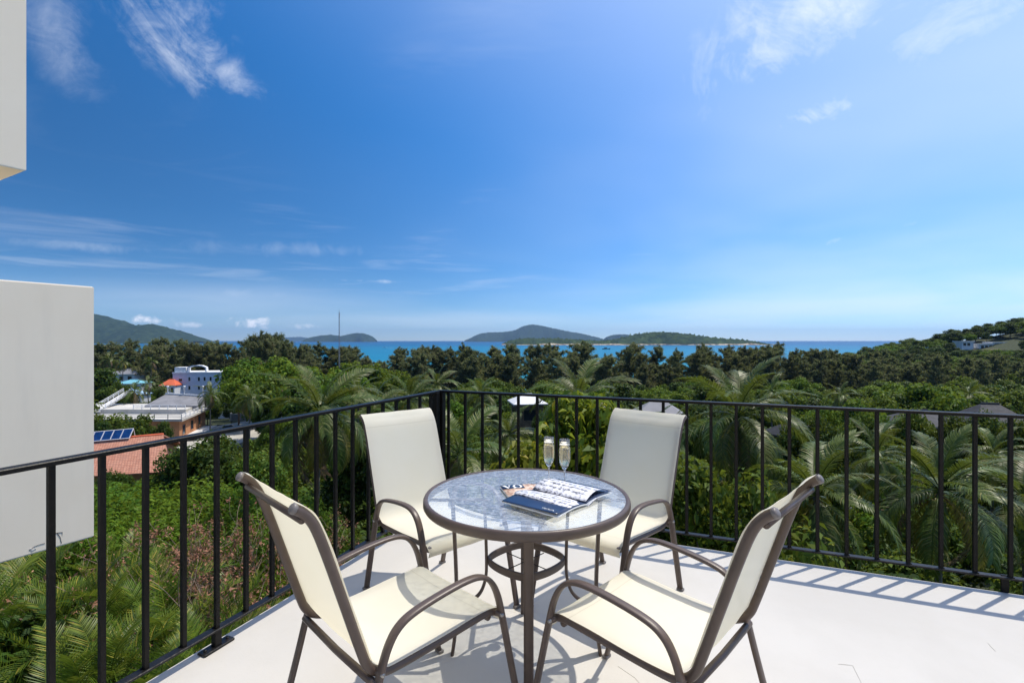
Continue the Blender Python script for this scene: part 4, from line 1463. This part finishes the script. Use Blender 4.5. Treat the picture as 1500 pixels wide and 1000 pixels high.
def limb_mesh(name, limbs, mat, n=6):
    mb = MB()
    for path, r0, r1 in limbs:
        N = len(path)
        rad = [r0 + (r1 - r0) * (i / (N - 1)) ** 0.8 for i in range(N)]
        d = (Vector(path[-1]) - Vector(path[0])).normalized()
        side = (1, 0.1, 0) if abs(d.z) > 0.7 else (0.2, 0.1, 1)
        mb.sweep(path, rad, rad, side, n)
    return mb.mesh(name, mat)


def broad_proto(H, crown_r, crown_h, nclump, nleaf, size, mat, trunk_r, seed, aspect=0.55, flat=0.75):
    """returns (trunk mesh, crown mesh): crown centre near the top of H"""
    r_ = random.Random(seed)
    cz = H - crown_h / 2
    C, Rr = [], []
    for i in range(nclump):
        th = r_.random() * 2 * math.pi
        zz_ = r_.uniform(-0.75, 1.0)
        rad = math.sqrt(max(0.02, 1 - zz_ * zz_)) * r_.uniform(0.35, 1.0)
        lump = 1 + 0.22 * math.sin(th * 2 + seed) + 0.12 * math.sin(th * 5 + seed * 2)
        C.append((rad * lump * crown_r * .82 * math.cos(th), rad * lump * crown_r * .82 * math.sin(th), cz + zz_ * crown_h * .42))
        Rr.append(crown_r * r_.uniform(.20, .42) * (1.0 if nclump < 40 else .8))
    limbs = [(spline([(0, 0, -.8), (.1 * r_.uniform(-1, 1), .1 * r_.uniform(-1, 1), cz * .45), (.3 * r_.uniform(-1, 1), .3 * r_.uniform(-1, 1), cz)], 4), trunk_r, trunk_r * .5)]
    for c_ in C[::max(1, nclump // 10)]:
        z0 = cz * r_.uniform(.45, .8)
        mid = Vector((c_[0] * .45, c_[1] * .45, z0 + (c_[2] - z0) * .6))
        limbs.append((spline([(0, 0, z0), tuple(mid), c_], 3), trunk_r * .42, trunk_r * .10))
    crown = leaves('crown', C, Rr, nleaf, size, aspect, mat, 0.35, 0.45, 0.5, flat)
    return limb_mesh('trunk', limbs, M_bark), crown


def cas_proto(H, seed, n=12500):
    """casuarina: tall feathery tree of separate rising plumes with gaps between them"""
    r_ = random.Random(seed)
    lx, ly = r_.uniform(-.9, .9), r_.uniform(-.6, .6)
    ax = lambda f: Vector((lx * f * f, ly * f * f, H * f))
    limbs = [(spline([(0, 0, -.8), tuple(ax(.45)), tuple(ax(.97))], 4), .24, .04)]
    C, Rr = [], []
    npl = 30
    for i in range(npl):
        f = .10 + .84 * (i / npl) + r_.uniform(-.02, .02)
        th = i * 2.4 + r_.uniform(-.6, .6)
        env = max(.1, 1 - ((f - .38) / .68) ** 2)
        rad = (.5 + 3.1 * env) * r_.uniform(.45, 1.15)
        base = ax(f)
        tip = base + Vector((rad * math.cos(th), rad * math.sin(th), rad * r_.uniform(.35, .95)))
        limbs.append((spline([tuple(base), tuple(base.lerp(tip, .5) - Vector((0, 0, .15))), tuple(tip)], 3), .06, .012))
        for q in range(5):
            s_ = .30 + .20 * q
            p = base.lerp(tip, s_)
            C.append((p.x + r_.uniform(-.25, .25), p.y + r_.uniform(-.25, .25), p.z + r_.uniform(-.1, .5)))
            Rr.append(r_.uniform(.34, .78) * (1.1 - .35 * f))
    for q in range(7):
        t_ = ax(.86 + .024 * q)
        C.append((t_.x + r_.uniform(-.25, .25), t_.y + r_.uniform(-.25, .25), t_.z))
        Rr.append(.60 - .06 * q)
    crown = leaves('crown', C, Rr, n, 1.05, .13, L_cas, -.1, .2, .6, 1.3, .7, soft=True)
    return limb_mesh('trunk', limbs, M_bark, 5), crown


def frond_mesh(name, L, arch, n_leaf, leaf_len, mat, seed, vee=0.35, hang=0.6, twist=0.0, wid=0.05, rach=None):
    """one palm frond along +X from the crown, curved down by 'arch'; leaflets are bent strips"""
    r_ = np.random.default_rng(seed)
    ns = 14
    a0 = 0.0
    pts = [np.zeros(3)]
    ang = 0.0
    for i in range(ns):
        f = (i + .5) / ns
        ang = -arch * f ** 1.5
        pts.append(pts[-1] + np.array([math.cos(ang), 0.02 * math.sin(i + seed), math.sin(ang)]) * L / ns)
    pts = np.array(pts)
    V, Q = [], []

    def addq(a):
        b = len(V)
        V.extend(a)
        return b
    # rachis: a tapering three-sided rod
    for i in range(ns + 1):
        r0 = 0.030 * L / 4.0 * (1 - .85 * i / ns)
        p = pts[i]
        V += [p + np.array([0, r0 * 1.3, r0 * .5]), p + np.array([0, -r0 * 1.3, r0 * .5]), p + np.array([0, 0, -r0 * 1.3])]
    for i in range(ns):
        for k in range(3):
            k2 = (k + 1) % 3
            Q.append((i * 3 + k, i * 3 + k2, i * 3 + 3 + k2, i * 3 + 3 + k))
    for i in range(n_leaf):
        f = .14 + .86 * (i + .5) / n_leaf
        x = f * ns
        j = min(ns - 1, int(x))
        p = pts[j] + (pts[j + 1] - pts[j]) * (x - j)
        tg_ = pts[j + 1] - pts[j]
        tg_ /= np.linalg.norm(tg_)
        up_ = np.array([-tg_[2], 0, tg_[0]])
        ll = leaf_len * (math.sin(min(1, (f - .05) * 1.25) * math.pi * .80) ** .6) * (1 - .35 * max(0, f - .7) / .3)
        for s in (-1, 1):
            q = ll * r_.uniform(.82, 1.12)
            fw = .35 + .75 * f + r_.uniform(-.1, .1)
            d1 = np.array([0, s, 0]) + tg_ * fw + up_ * (vee + r_.uniform(-.12, .12))
            d1 /= np.linalg.norm(d1)
            d2 = d1 + np.array([0, 0, -hang * r_.uniform(.7, 1.4)])
            d2 /= np.linalg.norm(d2)
            d3 = d2 + np.array([0, 0, -hang * 1.1])
            d3 /= np.linalg.norm(d3)
            wv_ = np.cross(d1, up_ + .3 * np.array([s, 0, 0]))
            wv_ /= np.linalg.norm(wv_)
            h = wid * .5
            m1_ = p + d1 * q * .40
            m2_ = m1_ + d2 * q * .35
            tp = m2_ + d3 * q * .25
            b = addq([p + wv_ * h * .5, p - wv_ * h * .5, m1_ + wv_ * h, m1_ - wv_ * h, m2_ + wv_ * h * .75, m2_ - wv_ * h * .75, tp + wv_ * h * .1, tp - wv_ * h * .1])
            Q += [(b, b + 1, b + 3, b + 2), (b + 2, b + 3, b + 5, b + 4), (b + 4, b + 5, b + 7, b + 6)]
    return np_mesh(name, np.array(V), np.array(Q), mat)


FR = {}
for m_, nm in ((L_palm, 'g'), (L_palmy, 'y'), (L_palmd, 'd')):
    FR[nm] = [frond_mesh('frond', 4.0, a, 60, .92, m_, 10 + i, v, h, 0, .046) for i, (a, v, h) in enumerate(((1.0, .35, .45), (1.5, .22, .80), (1.9, .10, 1.1), (2.2, .0, 1.4)))]
NUT = MB().lathe([(0, -.15), (.07, -.13), (.115, -.03), (.11, .05), (.06, .13), (0, .16)], 8).mesh('coconut', M_nut)


def coconut_palm(x, y, zc, s, label, seed, group, nfr=22, nuts=True, lean=None, trunk_r=.15, name='coconut_palm'):
    """zc: height of the crown's heart"""
    r_ = random.Random(seed)
    g = gz(x, y)
    H = zc - g
    p = thing(name, label, 'palm tree', (x, y, g), 0, group)
    lx, ly = lean or (r_.uniform(-.08, .08) * H, r_.uniform(-.05, .05) * H)
    path = spline([(-lx, -ly, -.5), (-lx * .7, -ly * .7, H * .35), (-lx * .25, -ly * .25, H * .7), (0, 0, H)], 6)
    mb = MB()
    N = len(path)
    rad = [trunk_r * s * (1.5 - .5 * min(1, i / 4) - .35 * i / N) * (1 + .05 * (i % 2)) for i in range(N)]
    mb.sweep(path, rad, rad, (1, .1, 0), 9)
    mb.build('trunk', M_palmbark, p)
    for i in range(nfr):
        f = i / (nfr - 1)
        el_ = R(78) - R(125) * f ** .8 + r_.uniform(-.12, .12)
        az_ = i * 2.39996 + r_.uniform(-.25, .25)
        kind = 'g'
        if f > .80:
            kind = r_.choice('gyyd') if f < .93 else r_.choice('ydd')
        v = min(3, max(0, int(f * 2.6 + r_.uniform(0, .9))))
        o = link('frond', FR[kind][v], p, (0, 0, H - .05 + .25 * (1 - f)), (r_.uniform(-.35, .35), -el_, az_), s * r_.uniform(.86, 1.10) * (.85 if f < .1 else 1))
        o.rotation_mode = 'XYZ'
    if nuts:
        for i in range(7):
            a = r_.random() * 6.28
            link('coconut', NUT, p, (.28 * s * math.cos(a), .28 * s * math.sin(a), H - .35 * s - r_.uniform(0, .25)), (r_.random(), r_.random(), 0), s)
    return p


def palm_px(px_, py_, Y, s, label, seed, group='coconut palms on the slope below', **k):
    q = at_depth(px_, py_, Y)
    return coconut_palm(q.x, q.y, q.z, s, label, seed, group, **k)


G1 = 'coconut palms on the slope below'
palm_px(468, 606, 25, .95, 'coconut palm with tall trunk between the near left chair and the railing corner', 21, nfr=26, lean=(.3, .2))
palm_px(600, 588, 40, .95, 'coconut palm with one upright new spear, behind the railing corner', 22)
palm_px(672, 668, 21, .78, 'low coconut palm drooping fronds directly beside the corner post', 23)
palm_px(846, 588, 31, .92, 'coconut palm rising behind the yellow green leafy tree and flutes', 24, nfr=26)
palm_px(1082, 612, 23, .92, 'big coconut palm with wide upright crown right of the shaded chair', 25, nfr=30, lean=(-.3, .1))
palm_px(1195, 728, 17.5, .76, 'coconut palm whose drooping fronds reach behind the open side chair', 26, nfr=26)
palm_px(1376, 722, 17.0, .76, 'coconut palm in deep shade behind the ladder shadow railing', 27, nfr=28)
palm_px(1500, 735, 19.0, .78, 'coconut palm at the far right end of the railing', 28, nfr=24)
palm_px(1285, 668, 30, .78, 'slim coconut palm behind the bamboo trellis', 29)
palm_px(1455, 668, 36, .8, 'coconut palm in front of the tall slate roofed house', 30)
palm_px(955, 640, 34, .85, 'coconut palm in front of the grey hipped roof', 31)
palm_px(745, 640, 33, .8, 'coconut palm below the narrow white roofed house', 32)
palm_px(545, 610, 36, .85, 'coconut palm behind the chair at the corner post', 33)
palm_px(640, 565, 58, .85, 'distant coconut palm above the railing corner', 34)
palm_px(525, 574, 60, .85, 'distant coconut palm under the radio mast', 35)
palm_px(703, 580, 62, .85, 'distant coconut palm left of the white roofed house', 41)
palm_px(308, 577, 96, .9, 'coconut palm standing before the right end of the orange walled building', 36)
palm_px(366, 584, 78, .85, 'coconut palm with bare trunk beside the parking lot', 37)
palm_px(197, 574, 124, .95, 'coconut palm behind the roof terrace ramp', 38)
palm_px(216, 563, 150, 1.0, 'coconut palm between the teal shed and the red pavilion', 39)
palm_px(240, 572, 150, .8, 'small coconut palm under the red orange pavilion', 40)
for k, (a, b, d) in enumerate(((160, 527, 165), (180, 531, 170), (222, 530, 172), (1232, 580, 90), (1130, 575, 75), (1420, 578, 95))):
    palm_px(a, b, d, .95, 'distant coconut palm among the trees in front of the casuarina belt', 60 + k, 'far palms before the casuarinas', nuts=False, nfr=16)

# --- feathery areca palms below the left railing
AF = [frond_mesh('frond', 2.3, a, 34, .50, L_areca, 40 + i, .55, h, 0, .027) for i, (a, h) in enumerate(((.9, .15), (1.35, .25), (1.8, .35)))]


def areca(x, y, s, seed, label, top, nst=7):
    r_ = random.Random(seed)
    g = gz(x, y)
    p = thing('areca_palm', label, 'palm', (x, y, g), 0, 'areca palms below the left railing')
    hh_ = top - g
    for k in range(nst):
        a = r_.random() * 6.28
        rr_ = r_.uniform(.1, .9) * s
        h_ = max(.6, (hh_ - 1.5 * s) * r_.uniform(.72, 1.0))
        tip = Vector((rr_ * 1.5 * math.cos(a), rr_ * 1.5 * math.sin(a), h_))
        MB().sweep(spline([(rr_ * .5 * math.cos(a), rr_ * .5 * math.sin(a), -.4), tuple(tip * .6), tuple(tip)], 4), .045, .045, (1, .1, 0), 6).build('stem', M_palmbark, p)
        for i in range(6):
            el_ = R(80) - R(16) * i + r_.uniform(-.15, .15)
            link('frond', AF[min(2, int(i / 2.6))], p, tuple(tip), (r_.uniform(-.3, .3), -el_, a + i * 2.4 + r_.uniform(-.4, .4)), s * r_.uniform(.85, 1.25))
    return p


for k, (a, b, Y, s) in enumerate(((60, 905, 12.2, .95), (170, 880, 12.6, 1.0), (265, 905, 11.6, .9), (120, 965, 10.4, .85), (20, 985, 10.2, .85), (225, 960, 10.6, .8), (15, 850, 13.5, 1.0), (330, 915, 12.5, .8), (-40, 930, 12.0, 1.0), (175, 812, 14.8, .8))):
    q = at_depth(a, b, Y)
    areca(q.x, q.y, s, 100 + k, 'yellow green areca palm clump with arching feathery fronds under the left railing', q.z + .6 * s, 5)

# --- near broadleaf trees
def put(name, label, cat, protos, px_, ytop, Y, group=None, rz=None, widen=1.0, seed=0, Hs=None, gdrop=0.0):
    """tree whose top shows at (px_, ytop) from distance Y"""
    q = at_depth(px_, ytop, Y)
    r_ = random.Random(seed)
    g = gz(q.x, Y)
    tm, cm, H0 = protos
    H = max(1.2, q.z - g)
    s = H / H0
    o = thing(name, label, cat, (q.x, Y, g), r_.random() * 6.28 if rz is None else rz, group, sc=(s * widen, s * widen, s))
    link('trunk', tm, o)
    link('crown', cm, o)
    return o


def proto(H, *a, **k):
    t_, c_ = broad_proto(H, *a, **k)
    return (t_, c_, H)


P_dense = [proto(8.0, 4.0, 5.6, 70, 17000, .26, L_dark, .16, 1), proto(8.0, 3.7, 5.8, 64, 17000, .26, L_broad, .16, 2)]
P_fine = [proto(4.5, 3.4, 3.8, 60, 20000, .15, L_bright, .09, 3, .45), proto(4.5, 3.2, 3.9, 60, 18000, .15, L_broad, .09, 4, .45)]
P_big = [proto(5.2, 1.9, 4.4, 46, 5200, .24, L_yellow, .08, 5, .38), proto(5.2, 2.0, 4.4, 46, 7000, .17, L_broad, .08, 6, .42)]
P_far = [proto(10.0, 5.2, 7.2, 34, 6500, .50, L_broad, .22, 7, .6), proto(10.0, 5.4, 6.4, 30, 6500, .50, L_bright, .22, 8, .6), proto(10.0, 4.6, 7.6, 36, 6500, .50, L_dark, .22, 9, .6)]
DESC = {}
P_shrub = [proto(3.2, 2.2, 2.8, 26, 4200, .24, L_broad, .06, 12, .5), proto(3.2, 2.3, 2.7, 26, 4200, .24, L_dark, .06, 13, .5), proto(3.2, 2.1, 2.9, 26, 4200, .24, L_bright, .06, 14, .5)]
for pr, ds in ((P_far[0], 'mid green'), (P_far[1], 'bright green'), (P_far[2], 'dark green'), (P_shrub[0], 'mid green'), (P_shrub[1], 'dark green'), (P_shrub[2], 'bright green'), (P_dense[1], 'dense small leaved')):
    DESC[pr[1].name] = ds
P_cas = []
for k in range(5):
    H_ = (20, 21, 19, 22, 20)[k]
    t_, c_ = cas_proto(H_, 50 + k)
    P_cas.append((t_, c_, H_))

put('broadleaf_tree', 'yellow green leafy tree with pale new shoots behind the champagne flutes', 'tree', P_big[0], 872, 566, 14.5, widen=.62, seed=1)
put('broadleaf_tree', 'low yellow green leafy tree seen between the corner post and the flutes', 'tree', P_big[0], 762, 640, 13.0, widen=.62, seed=2)
put('broadleaf_tree', 'small leaved dark green tree just right of the shaded chair', 'tree', P_big[1], 1040, 650, 13.0, widen=.75, seed=3)
put('broadleaf_tree', 'green tree filling the shade behind the shaded chair', 'tree', P_big[1], 940, 640, 15.0, widen=.8, seed=4)
put('broadleaf_tree', 'deep green tree with glossy leaves behind the flutes table side', 'tree', P_big[1], 830, 628, 16.5, widen=.8, seed=5)
put('broadleaf_tree', 'dense round dark green tree below the orange tiled house', 'tree', P_dense[0], 305, 640, 33, seed=6, widen=.85)
put('broadleaf_tree', 'dense green tree right of the orange tiled house', 'tree', P_dense[1], 375, 668, 31, seed=7, widen=.8)
put('broadleaf_tree', 'dense green tree below the solar panel roof', 'tree', P_dense[0], 165, 690, 38, seed=8, widen=.6)
put('broadleaf_tree', 'leafy tree hiding the orange walled building front', 'tree', P_far[0], 205, 608, 84, seed=9, widen=.75)
put('broadleaf_tree', 'leafy tree beside the orange walled building, nearer the parking lot', 'tree', P_far[2], 240, 618, 80, seed=10, widen=.6)
put('broadleaf_tree', 'small dark tree hiding the foot of the red orange pavilion', 'tree', P_far[2], 239, 566, 160, seed=12, widen=.5)
put('broadleaf_tree', 'small green tree between the teal shed and the red orange pavilion', 'tree', P_far[0], 222, 568, 158, seed=13, widen=.5)
put('broadleaf_tree', 'dark tree at the foot of the white block wall', 'tree', P_far[2], 150, 618, 86, seed=11, widen=.7)
for k, (a, b, Y, i, wd) in enumerate(((150, 722, 24, 0, 1.0), (235, 728, 23, 0, 1.1), (330, 722, 25, 0, 1.0), (400, 742, 23, 0, .9), (190, 770, 19.5, 0, .8), (385, 800, 19, 0, .8), (450, 770, 23, 1, .9), (300, 752, 21.5, 0, .9), (350, 790, 18.5, 0, .7),
                                      (90, 735, 25, 1, 1.0), (20, 760, 22, 1, 1.0), (60, 800, 18, 1, .8), (415, 845, 16.5, 0, .6), (110, 790, 19, 0, .8))):
    put('feathery_bush', ('bright green' if i == 0 else 'dull green') + ' feathery bush in the mass below the left railing', 'bush', P_fine[i], a, b, Y, ('bright' if i == 0 else 'dull') + ' feathery bushes below the left railing', widen=wd, seed=20 + k)

# --- dead bush with red dry pods
def dead_bush(x, y, top, seed, label):
    r_ = random.Random(seed)
    g = gz(x, y)
    p = thing('dead_bush', label, 'bush', (x, y, g))
    H = top - g
    tw = MB()
    tips = []

    def grow(a, d, L, r0, lev):
        b = a + d * L * .5 + Vector((r_.uniform(-.1, .1), r_.uniform(-.1, .1), 0)) * L
        c_ = b + (d + Vector((r_.uniform(-.4, .4), r_.uniform(-.4, .4), r_.uniform(-.1, .2)))).normalized() * L * .5
        tw.sweep([a, b, c_], [r0, r0 * .8, r0 * .6], [r0, r0 * .8, r0 * .6], (.9, .3, .1), 4)
        if lev == 0:
            tips.append(c_)
            return
        for _ in range(3 if lev > 1 else 4):
            nd = (d + Vector((r_.uniform(-.8, .8), r_.uniform(-.8, .8), r_.uniform(-.35, .6)))).normalized()
            grow(c_ if r_.random() < .6 else b, nd, L * r_.uniform(.55, .8), r0 * .6, lev - 1)
    for k in range(6):
        a = r_.random() * 6.28
        grow(Vector((.3 * math.cos(a), .3 * math.sin(a), -.2)), Vector((.5 * math.cos(a), .5 * math.sin(a), 1)).normalized(), H * .42, .035, 3)
    tw.build('branches', M_twig, p)
    link('dry_pods', leaves('dry_pods', [tuple(t_) for t_ in tips], [.22] * len(tips), 2600, .12, .36, L_red, .6, 0, .6), p)


for k, (a, b, Y) in enumerate(((240, 740, 15.8), (335, 745, 16.6), (290, 772, 14.6), (378, 758, 17.0), (212, 776, 15.0))):
    q = at_depth(a, b, Y)
    dead_bush(q.x, q.y, q.z, 200 + k, ['dead bush of bare twigs with dry red pods behind the foot plate', 'dead reddish bush beside the bright feathery bushes', 'low tangle of dead twigs above the areca palms',
                                       'dry red bush near the left chair back', 'dead twiggy bush beside the white wall corner'][k])


# --- woods between the slope and the beach
def blocked(x, y):
    if -125 < x < -66 and 100 < y < 128:
        return True                      # terrace building
    if -80 < x < -53 and 96 < y < 139:
        return True                      # lot
    if -64 < x < -34 and 51 < y < 71:
        return True                      # tiled house
    if -122 < x < -94 and 164 < y < 186:
        return True
    for (hx, hy, hr_) in HOUSES:
        if (x - hx) ** 2 + (y - hy) ** 2 < hr_ ** 2:
            return True
    return False


HOUSES = [(o.location.x, o.location.y, 6.0 if o.location.y < 100 else 7.0) for o in bpy.data.objects if o.parent is None and o.get('category') == 'house' and o.name != 'tiled_house']


# highest picture row a scattered tree may reach in front of what stands behind it: (x0, x1, from Y, to Y, row)
LIMITS = [(130, 255, 0, 50, 700), (255, 345, 0, 95, 660), (130, 330, 50, 104, 632), (320, 365, 0, 100, 668), (130, 330, 104, 172, 583), (320, 365, 100, 135, 640), (330, 400, 100, 160, 572), (400, 455, 0, 117, 592),
          (240, 330, 150, 172, 585), (745, 800, 0, 66, 618), (935, 1012, 0, 62, 604), (1330, 1430, 0, 66, 609), (1430, 1510, 0, 50, 606), (1160, 1200, 0, 52, 619), (1255, 1325, 0, 34, 800), (1415, 1490, 0, 318, 512),
          (150, 200, 130, 178, 558), (-200, 1700, 0, 30, 600), (-200, 1700, 30, 60, 570), (-200, 1700, 60, 110, 548), (-200, 1700, 110, 165, 532)]


def limit_row(px_, Y):
    row = 0
    for (a, b, y0, y1, r_) in LIMITS:
        if a - 14 < px_ < b + 14 and y0 <= Y < y1:
            row = max(row, r_)
    return row


def scatter(name, label, cat, protos, group, Y0, Y1, step, hrange, widen, seed, maxn, xr=(-1.12, 1.12)):
    r_ = random.Random(seed)
    spots = []
    y = Y0
    while y < Y1:
        st = step(y)
        x = xr[0] * y
        while x < xr[1] * y:
            spots.append((x + r_.uniform(-.45, .45) * st, y + r_.uniform(-.45, .45) * st))
            x += st
        y += st * .9
    n = 0
    r_.shuffle(spots)
    for (x, yy) in spots:
        if n >= maxn:
            break
        if blocked(x, yy) or yy < 9:
            continue
        px_ = CX + F * x / yy
        if px_ < 60 and yy > 25:
            continue
        g = gz(x, yy)
        if g < SEA + .6:
            continue
        row = limit_row(px_, yy)
        h = r_.uniform(*hrange)
        hmax = CAMZ - (row - CY) * yy / F - g if row else 99
        h = min(h, hmax * r_.uniform(.9, 1.0))
        if h < 1.2:
            continue
        tm, cm, H0 = r_.choice(protos)
        s = h / H0
        sw = max(s, .55 * hrange[0] / H0) * widen * r_.uniform(.85, 1.2)
        ds = DESC[cm.name]
        o = thing(name, ds + ' ' + label, cat, (x, yy, g - .05), r_.random() * 6.28, ds + ' ' + group, sc=(sw, sw, s))
        link('trunk', tm, o)
        link('crown', cm, o)
        n += 1
    return n


ns1 = scatter('garden_shrub', 'leafy shrub in the undergrowth beneath the near palms', 'shrub', [P_shrub[1], P_shrub[1], P_shrub[0]] , 'undergrowth shrubs on the near slope', 11, 34, lambda y: 2.1 + y * .060, (1.3, 4.8), 1.0, 301, 200)
ns2 = scatter('garden_tree', 'garden tree on the middle slope between palms and roofs', 'tree', P_far + [P_far[2]] + P_dense[1:], 'garden trees on the middle slope', 34, 92, lambda y: 3.3 + y * .045, (4.0, 8.5), .85, 302, 250)
ns3 = scatter('lowland_tree', 'rounded tree of the flat woods in front of the beach', 'tree', P_far + [P_far[2], P_far[0]], 'trees of the flat woods before the beach', 92, 186, lambda y: 5.2 + y * .030, (7.0, 12.5), .95, 303, 290)

for k, (a, b, Y, lab) in enumerate(((1338, 604, 46, 'dark dense tree covering the left end of the long slate roof'), (1402, 611, 44, 'dark dense tree covering the right end of the long slate roof'), (1446, 607, 42, 'dark dense tree between the two slate roofed houses'),
                                    (1496, 617, 38, 'dark dense tree in front of the tall slate roofed house'), (1203, 614, 40, 'dark dense tree beside the small slate roof among palm fronds'), (1162, 622, 42, 'dense tree left of the small slate roof among palm fronds'),
                                    (1262, 606, 44, 'dense tree rising behind the slim palm and trellis'), (1010, 606, 46, 'dense tree right of the grey hipped roof'), (800, 604, 48, 'dense tree right of the narrow white roofed house'))):
    put('garden_tree', lab, 'tree', P_dense[0] if k % 3 else P_dense[1], a, b, Y, widen=.52, seed=700 + k)

# taller bright trees standing out of the flat woods
for k, (a, b, Y, i, wd) in enumerate(((372, 530, 128, 1, 1.1), (410, 528, 130, 1, 1.0), (350, 545, 120, 1, .9), (455, 545, 105, 0, .9), (515, 535, 125, 1, .9), (545, 538, 118, 1, .9), (395, 552, 108, 0, .9), (500, 548, 100, 1, .8),
                                      (1345, 566, 92, 1, 1.0), (1390, 570, 98, 1, .9), (1440, 568, 105, 0, 1.0), (1480, 572, 100, 0, .9), (1300, 585, 80, 1, .8), (1250, 590, 72, 1, .7), (150, 540, 135, 2, .9), (175, 560, 128, 0, .6), (1335, 640, 45, 2, .6), (1405, 640, 40, 2, .7))):
    put('rain_tree', DESC[P_far[i][1].name] + ' broad tree standing out of the flat woods', 'tree', P_far[i], a, b, Y, DESC[P_far[i][1].name] + ' broad trees standing out of the flat woods', widen=wd, seed=400 + k)

# --- casuarina belt along the beach
tops = [(60, 503), (140, 503), (180, 501), (215, 502), (255, 501), (285, 505), (310, 504), (335, 508), (347, 514), (358, 508), (372, 492), (384, 487), (396, 492), (412, 497), (428, 502), (445, 508), (470, 508), (495, 514), (515, 510), (530, 516), (550, 524), (570, 524), (590, 514), (605, 506), (625, 508), (640, 505),
        (660, 511), (690, 509), (720, 512), (740, 509), (765, 512), (800, 508), (830, 512), (855, 507), (875, 516), (905, 512), (925, 508), (955, 510), (985, 516), (1010, 510), (1035, 508), (1060, 514), (1085, 508), (1110, 512), (1140, 508), (1160, 515), (1180, 512), (1205, 510), (1228, 514), (1245, 524), (1262, 522), (1285, 516), (1310, 520), (1340, 516), (1370, 522), (1400, 524), (1440, 520), (1480, 522), (1510, 524)]
tx_, ty_ = np.array([t_[0] for t_ in tops], float), np.array([t_[1] for t_ in tops], float)
rb_ = random.Random(77)
ncas = 0
GC = 'casuarinas in the belt along the beach'
LC = 'feathery grey green casuarina in the tall belt along the beach'
for row, (Y, st) in enumerate(((214, 4.6), (200, 5.2), (186, 6.0))):
    x = -0.95 * Y
    while x < 1.08 * Y:
        xx = x + rb_.uniform(-.45, .45) * st
        yy = Y + rb_.uniform(-6, 6)
        x += st * rb_.uniform(.8, 1.25)
        px_ = CX + F * xx / yy
        if px_ < 100 or blocked(xx, yy) or ncas > 292:
            continue
        tr_ = float(np.interp(px_, tx_, ty_)) + abs(rb_.gauss(0, 1)) * 12 + (0, 3, 9)[row] - 8
        tr_ = max(tr_, float(np.interp(px_, tx_, ty_)) - 7)
        if row == 2 and rb_.random() < .35:
            continue
        if 540 < px_ < 575 and row < 2:
            tr_ += 6
        g = gz(xx, yy)
        h = CAMZ - (tr_ - CY) * yy / F - g
        if h < 8:
            continue
        tm, cm, H0 = rb_.choice(P_cas)
        s = h / H0
        o = thing('casuarina_tree', LC, 'tree', (xx, yy, g), rb_.random() * 6.28, GC, sc=(s * rb_.uniform(.95, 1.5), s * rb_.uniform(.95, 1.5), s))
        link('trunk', tm, o)
        link('crown', cm, o)
        ncas += 1
q_ = (384, 486, 150)
for k, (a, b, Y) in enumerate(((384, 486, 158), (397, 494, 160), (372, 497, 156), (418, 499, 165))):
    q = at_depth(a, b, Y)
    g = gz(q.x, Y)
    tm, cm, H0 = P_cas[k % 5]
    s = (q.z - g) / H0
    o = thing('casuarina_tree', 'tallest casuarina clump, rising above the horizon left of the radio mast', 'tree', (q.x, Y, g), k * 1.3, 'tall casuarinas left of the mast', sc=(s * .85, s * .85, s))
    link('trunk', tm, o)
    link('crown', cm, o)

# --- headland woods
rh = random.Random(91)
nh = 0
for j in range(26):
    for i in range(26):
        x = 175 + i * 9.6 + rh.uniform(-4, 4)
        y = 226 + j * 7.4 + rh.uniform(-3, 3)
        px_ = CX + F * x / y
        g = gz(x, y)
        if px_ > 1545 or px_ < 1150 or g < SEA + .8 or nh >= 295:
            continue
        if abs(x - vl.x) < 19 and 300 < y < 333:
            continue
        h = rh.uniform(6.5, 10.5)
        row = limit_row(px_, y)
        if row and y < 318:
            h = min(h, CAMZ - (row - CY) * y / F - g)
        if h < 2:
            continue
        tm, cm, H0 = rh.choice(P_far + [P_far[2], P_far[2]])
        s = h / H0
        ds = DESC[cm.name]
        o = thing('headland_tree', ds + ' rounded tree of the woods covering the headland', 'tree', (x, y, g - .2), rh.random() * 6.28, ds + ' trees covering the headland', sc=(s * 1.25, s * 1.25, s))
        link('trunk', tm, o)
        link('crown', cm, o)
        nh += 1
print('COUNTS shrubs', ns1, 'garden', ns2, 'lowland', ns3, 'cas', ncas, 'headland', nh)

# ------------------------------------------------------------------ air
hz = MB().box((0, 10000, 190), (62000, 22400, 520))


def haze_vol(t):
    return t.add('ShaderNodeVolumePrincipled', Color=(0.36, 0.58, 0.95, 1), Density=HAZE_D, Anisotropy=0.2)


HAZE_D = 4.2e-5
hm = bpy.data.materials.new('haze_air')
hm.use_nodes = True
ht = NT(hm.node_tree)
ht.n.clear()
ht.l.new(haze_vol(ht).outputs[0], ht.add('ShaderNodeOutputMaterial').inputs['Volume'])
link('haze', hz.mesh('haze', hm), kind='stuff')
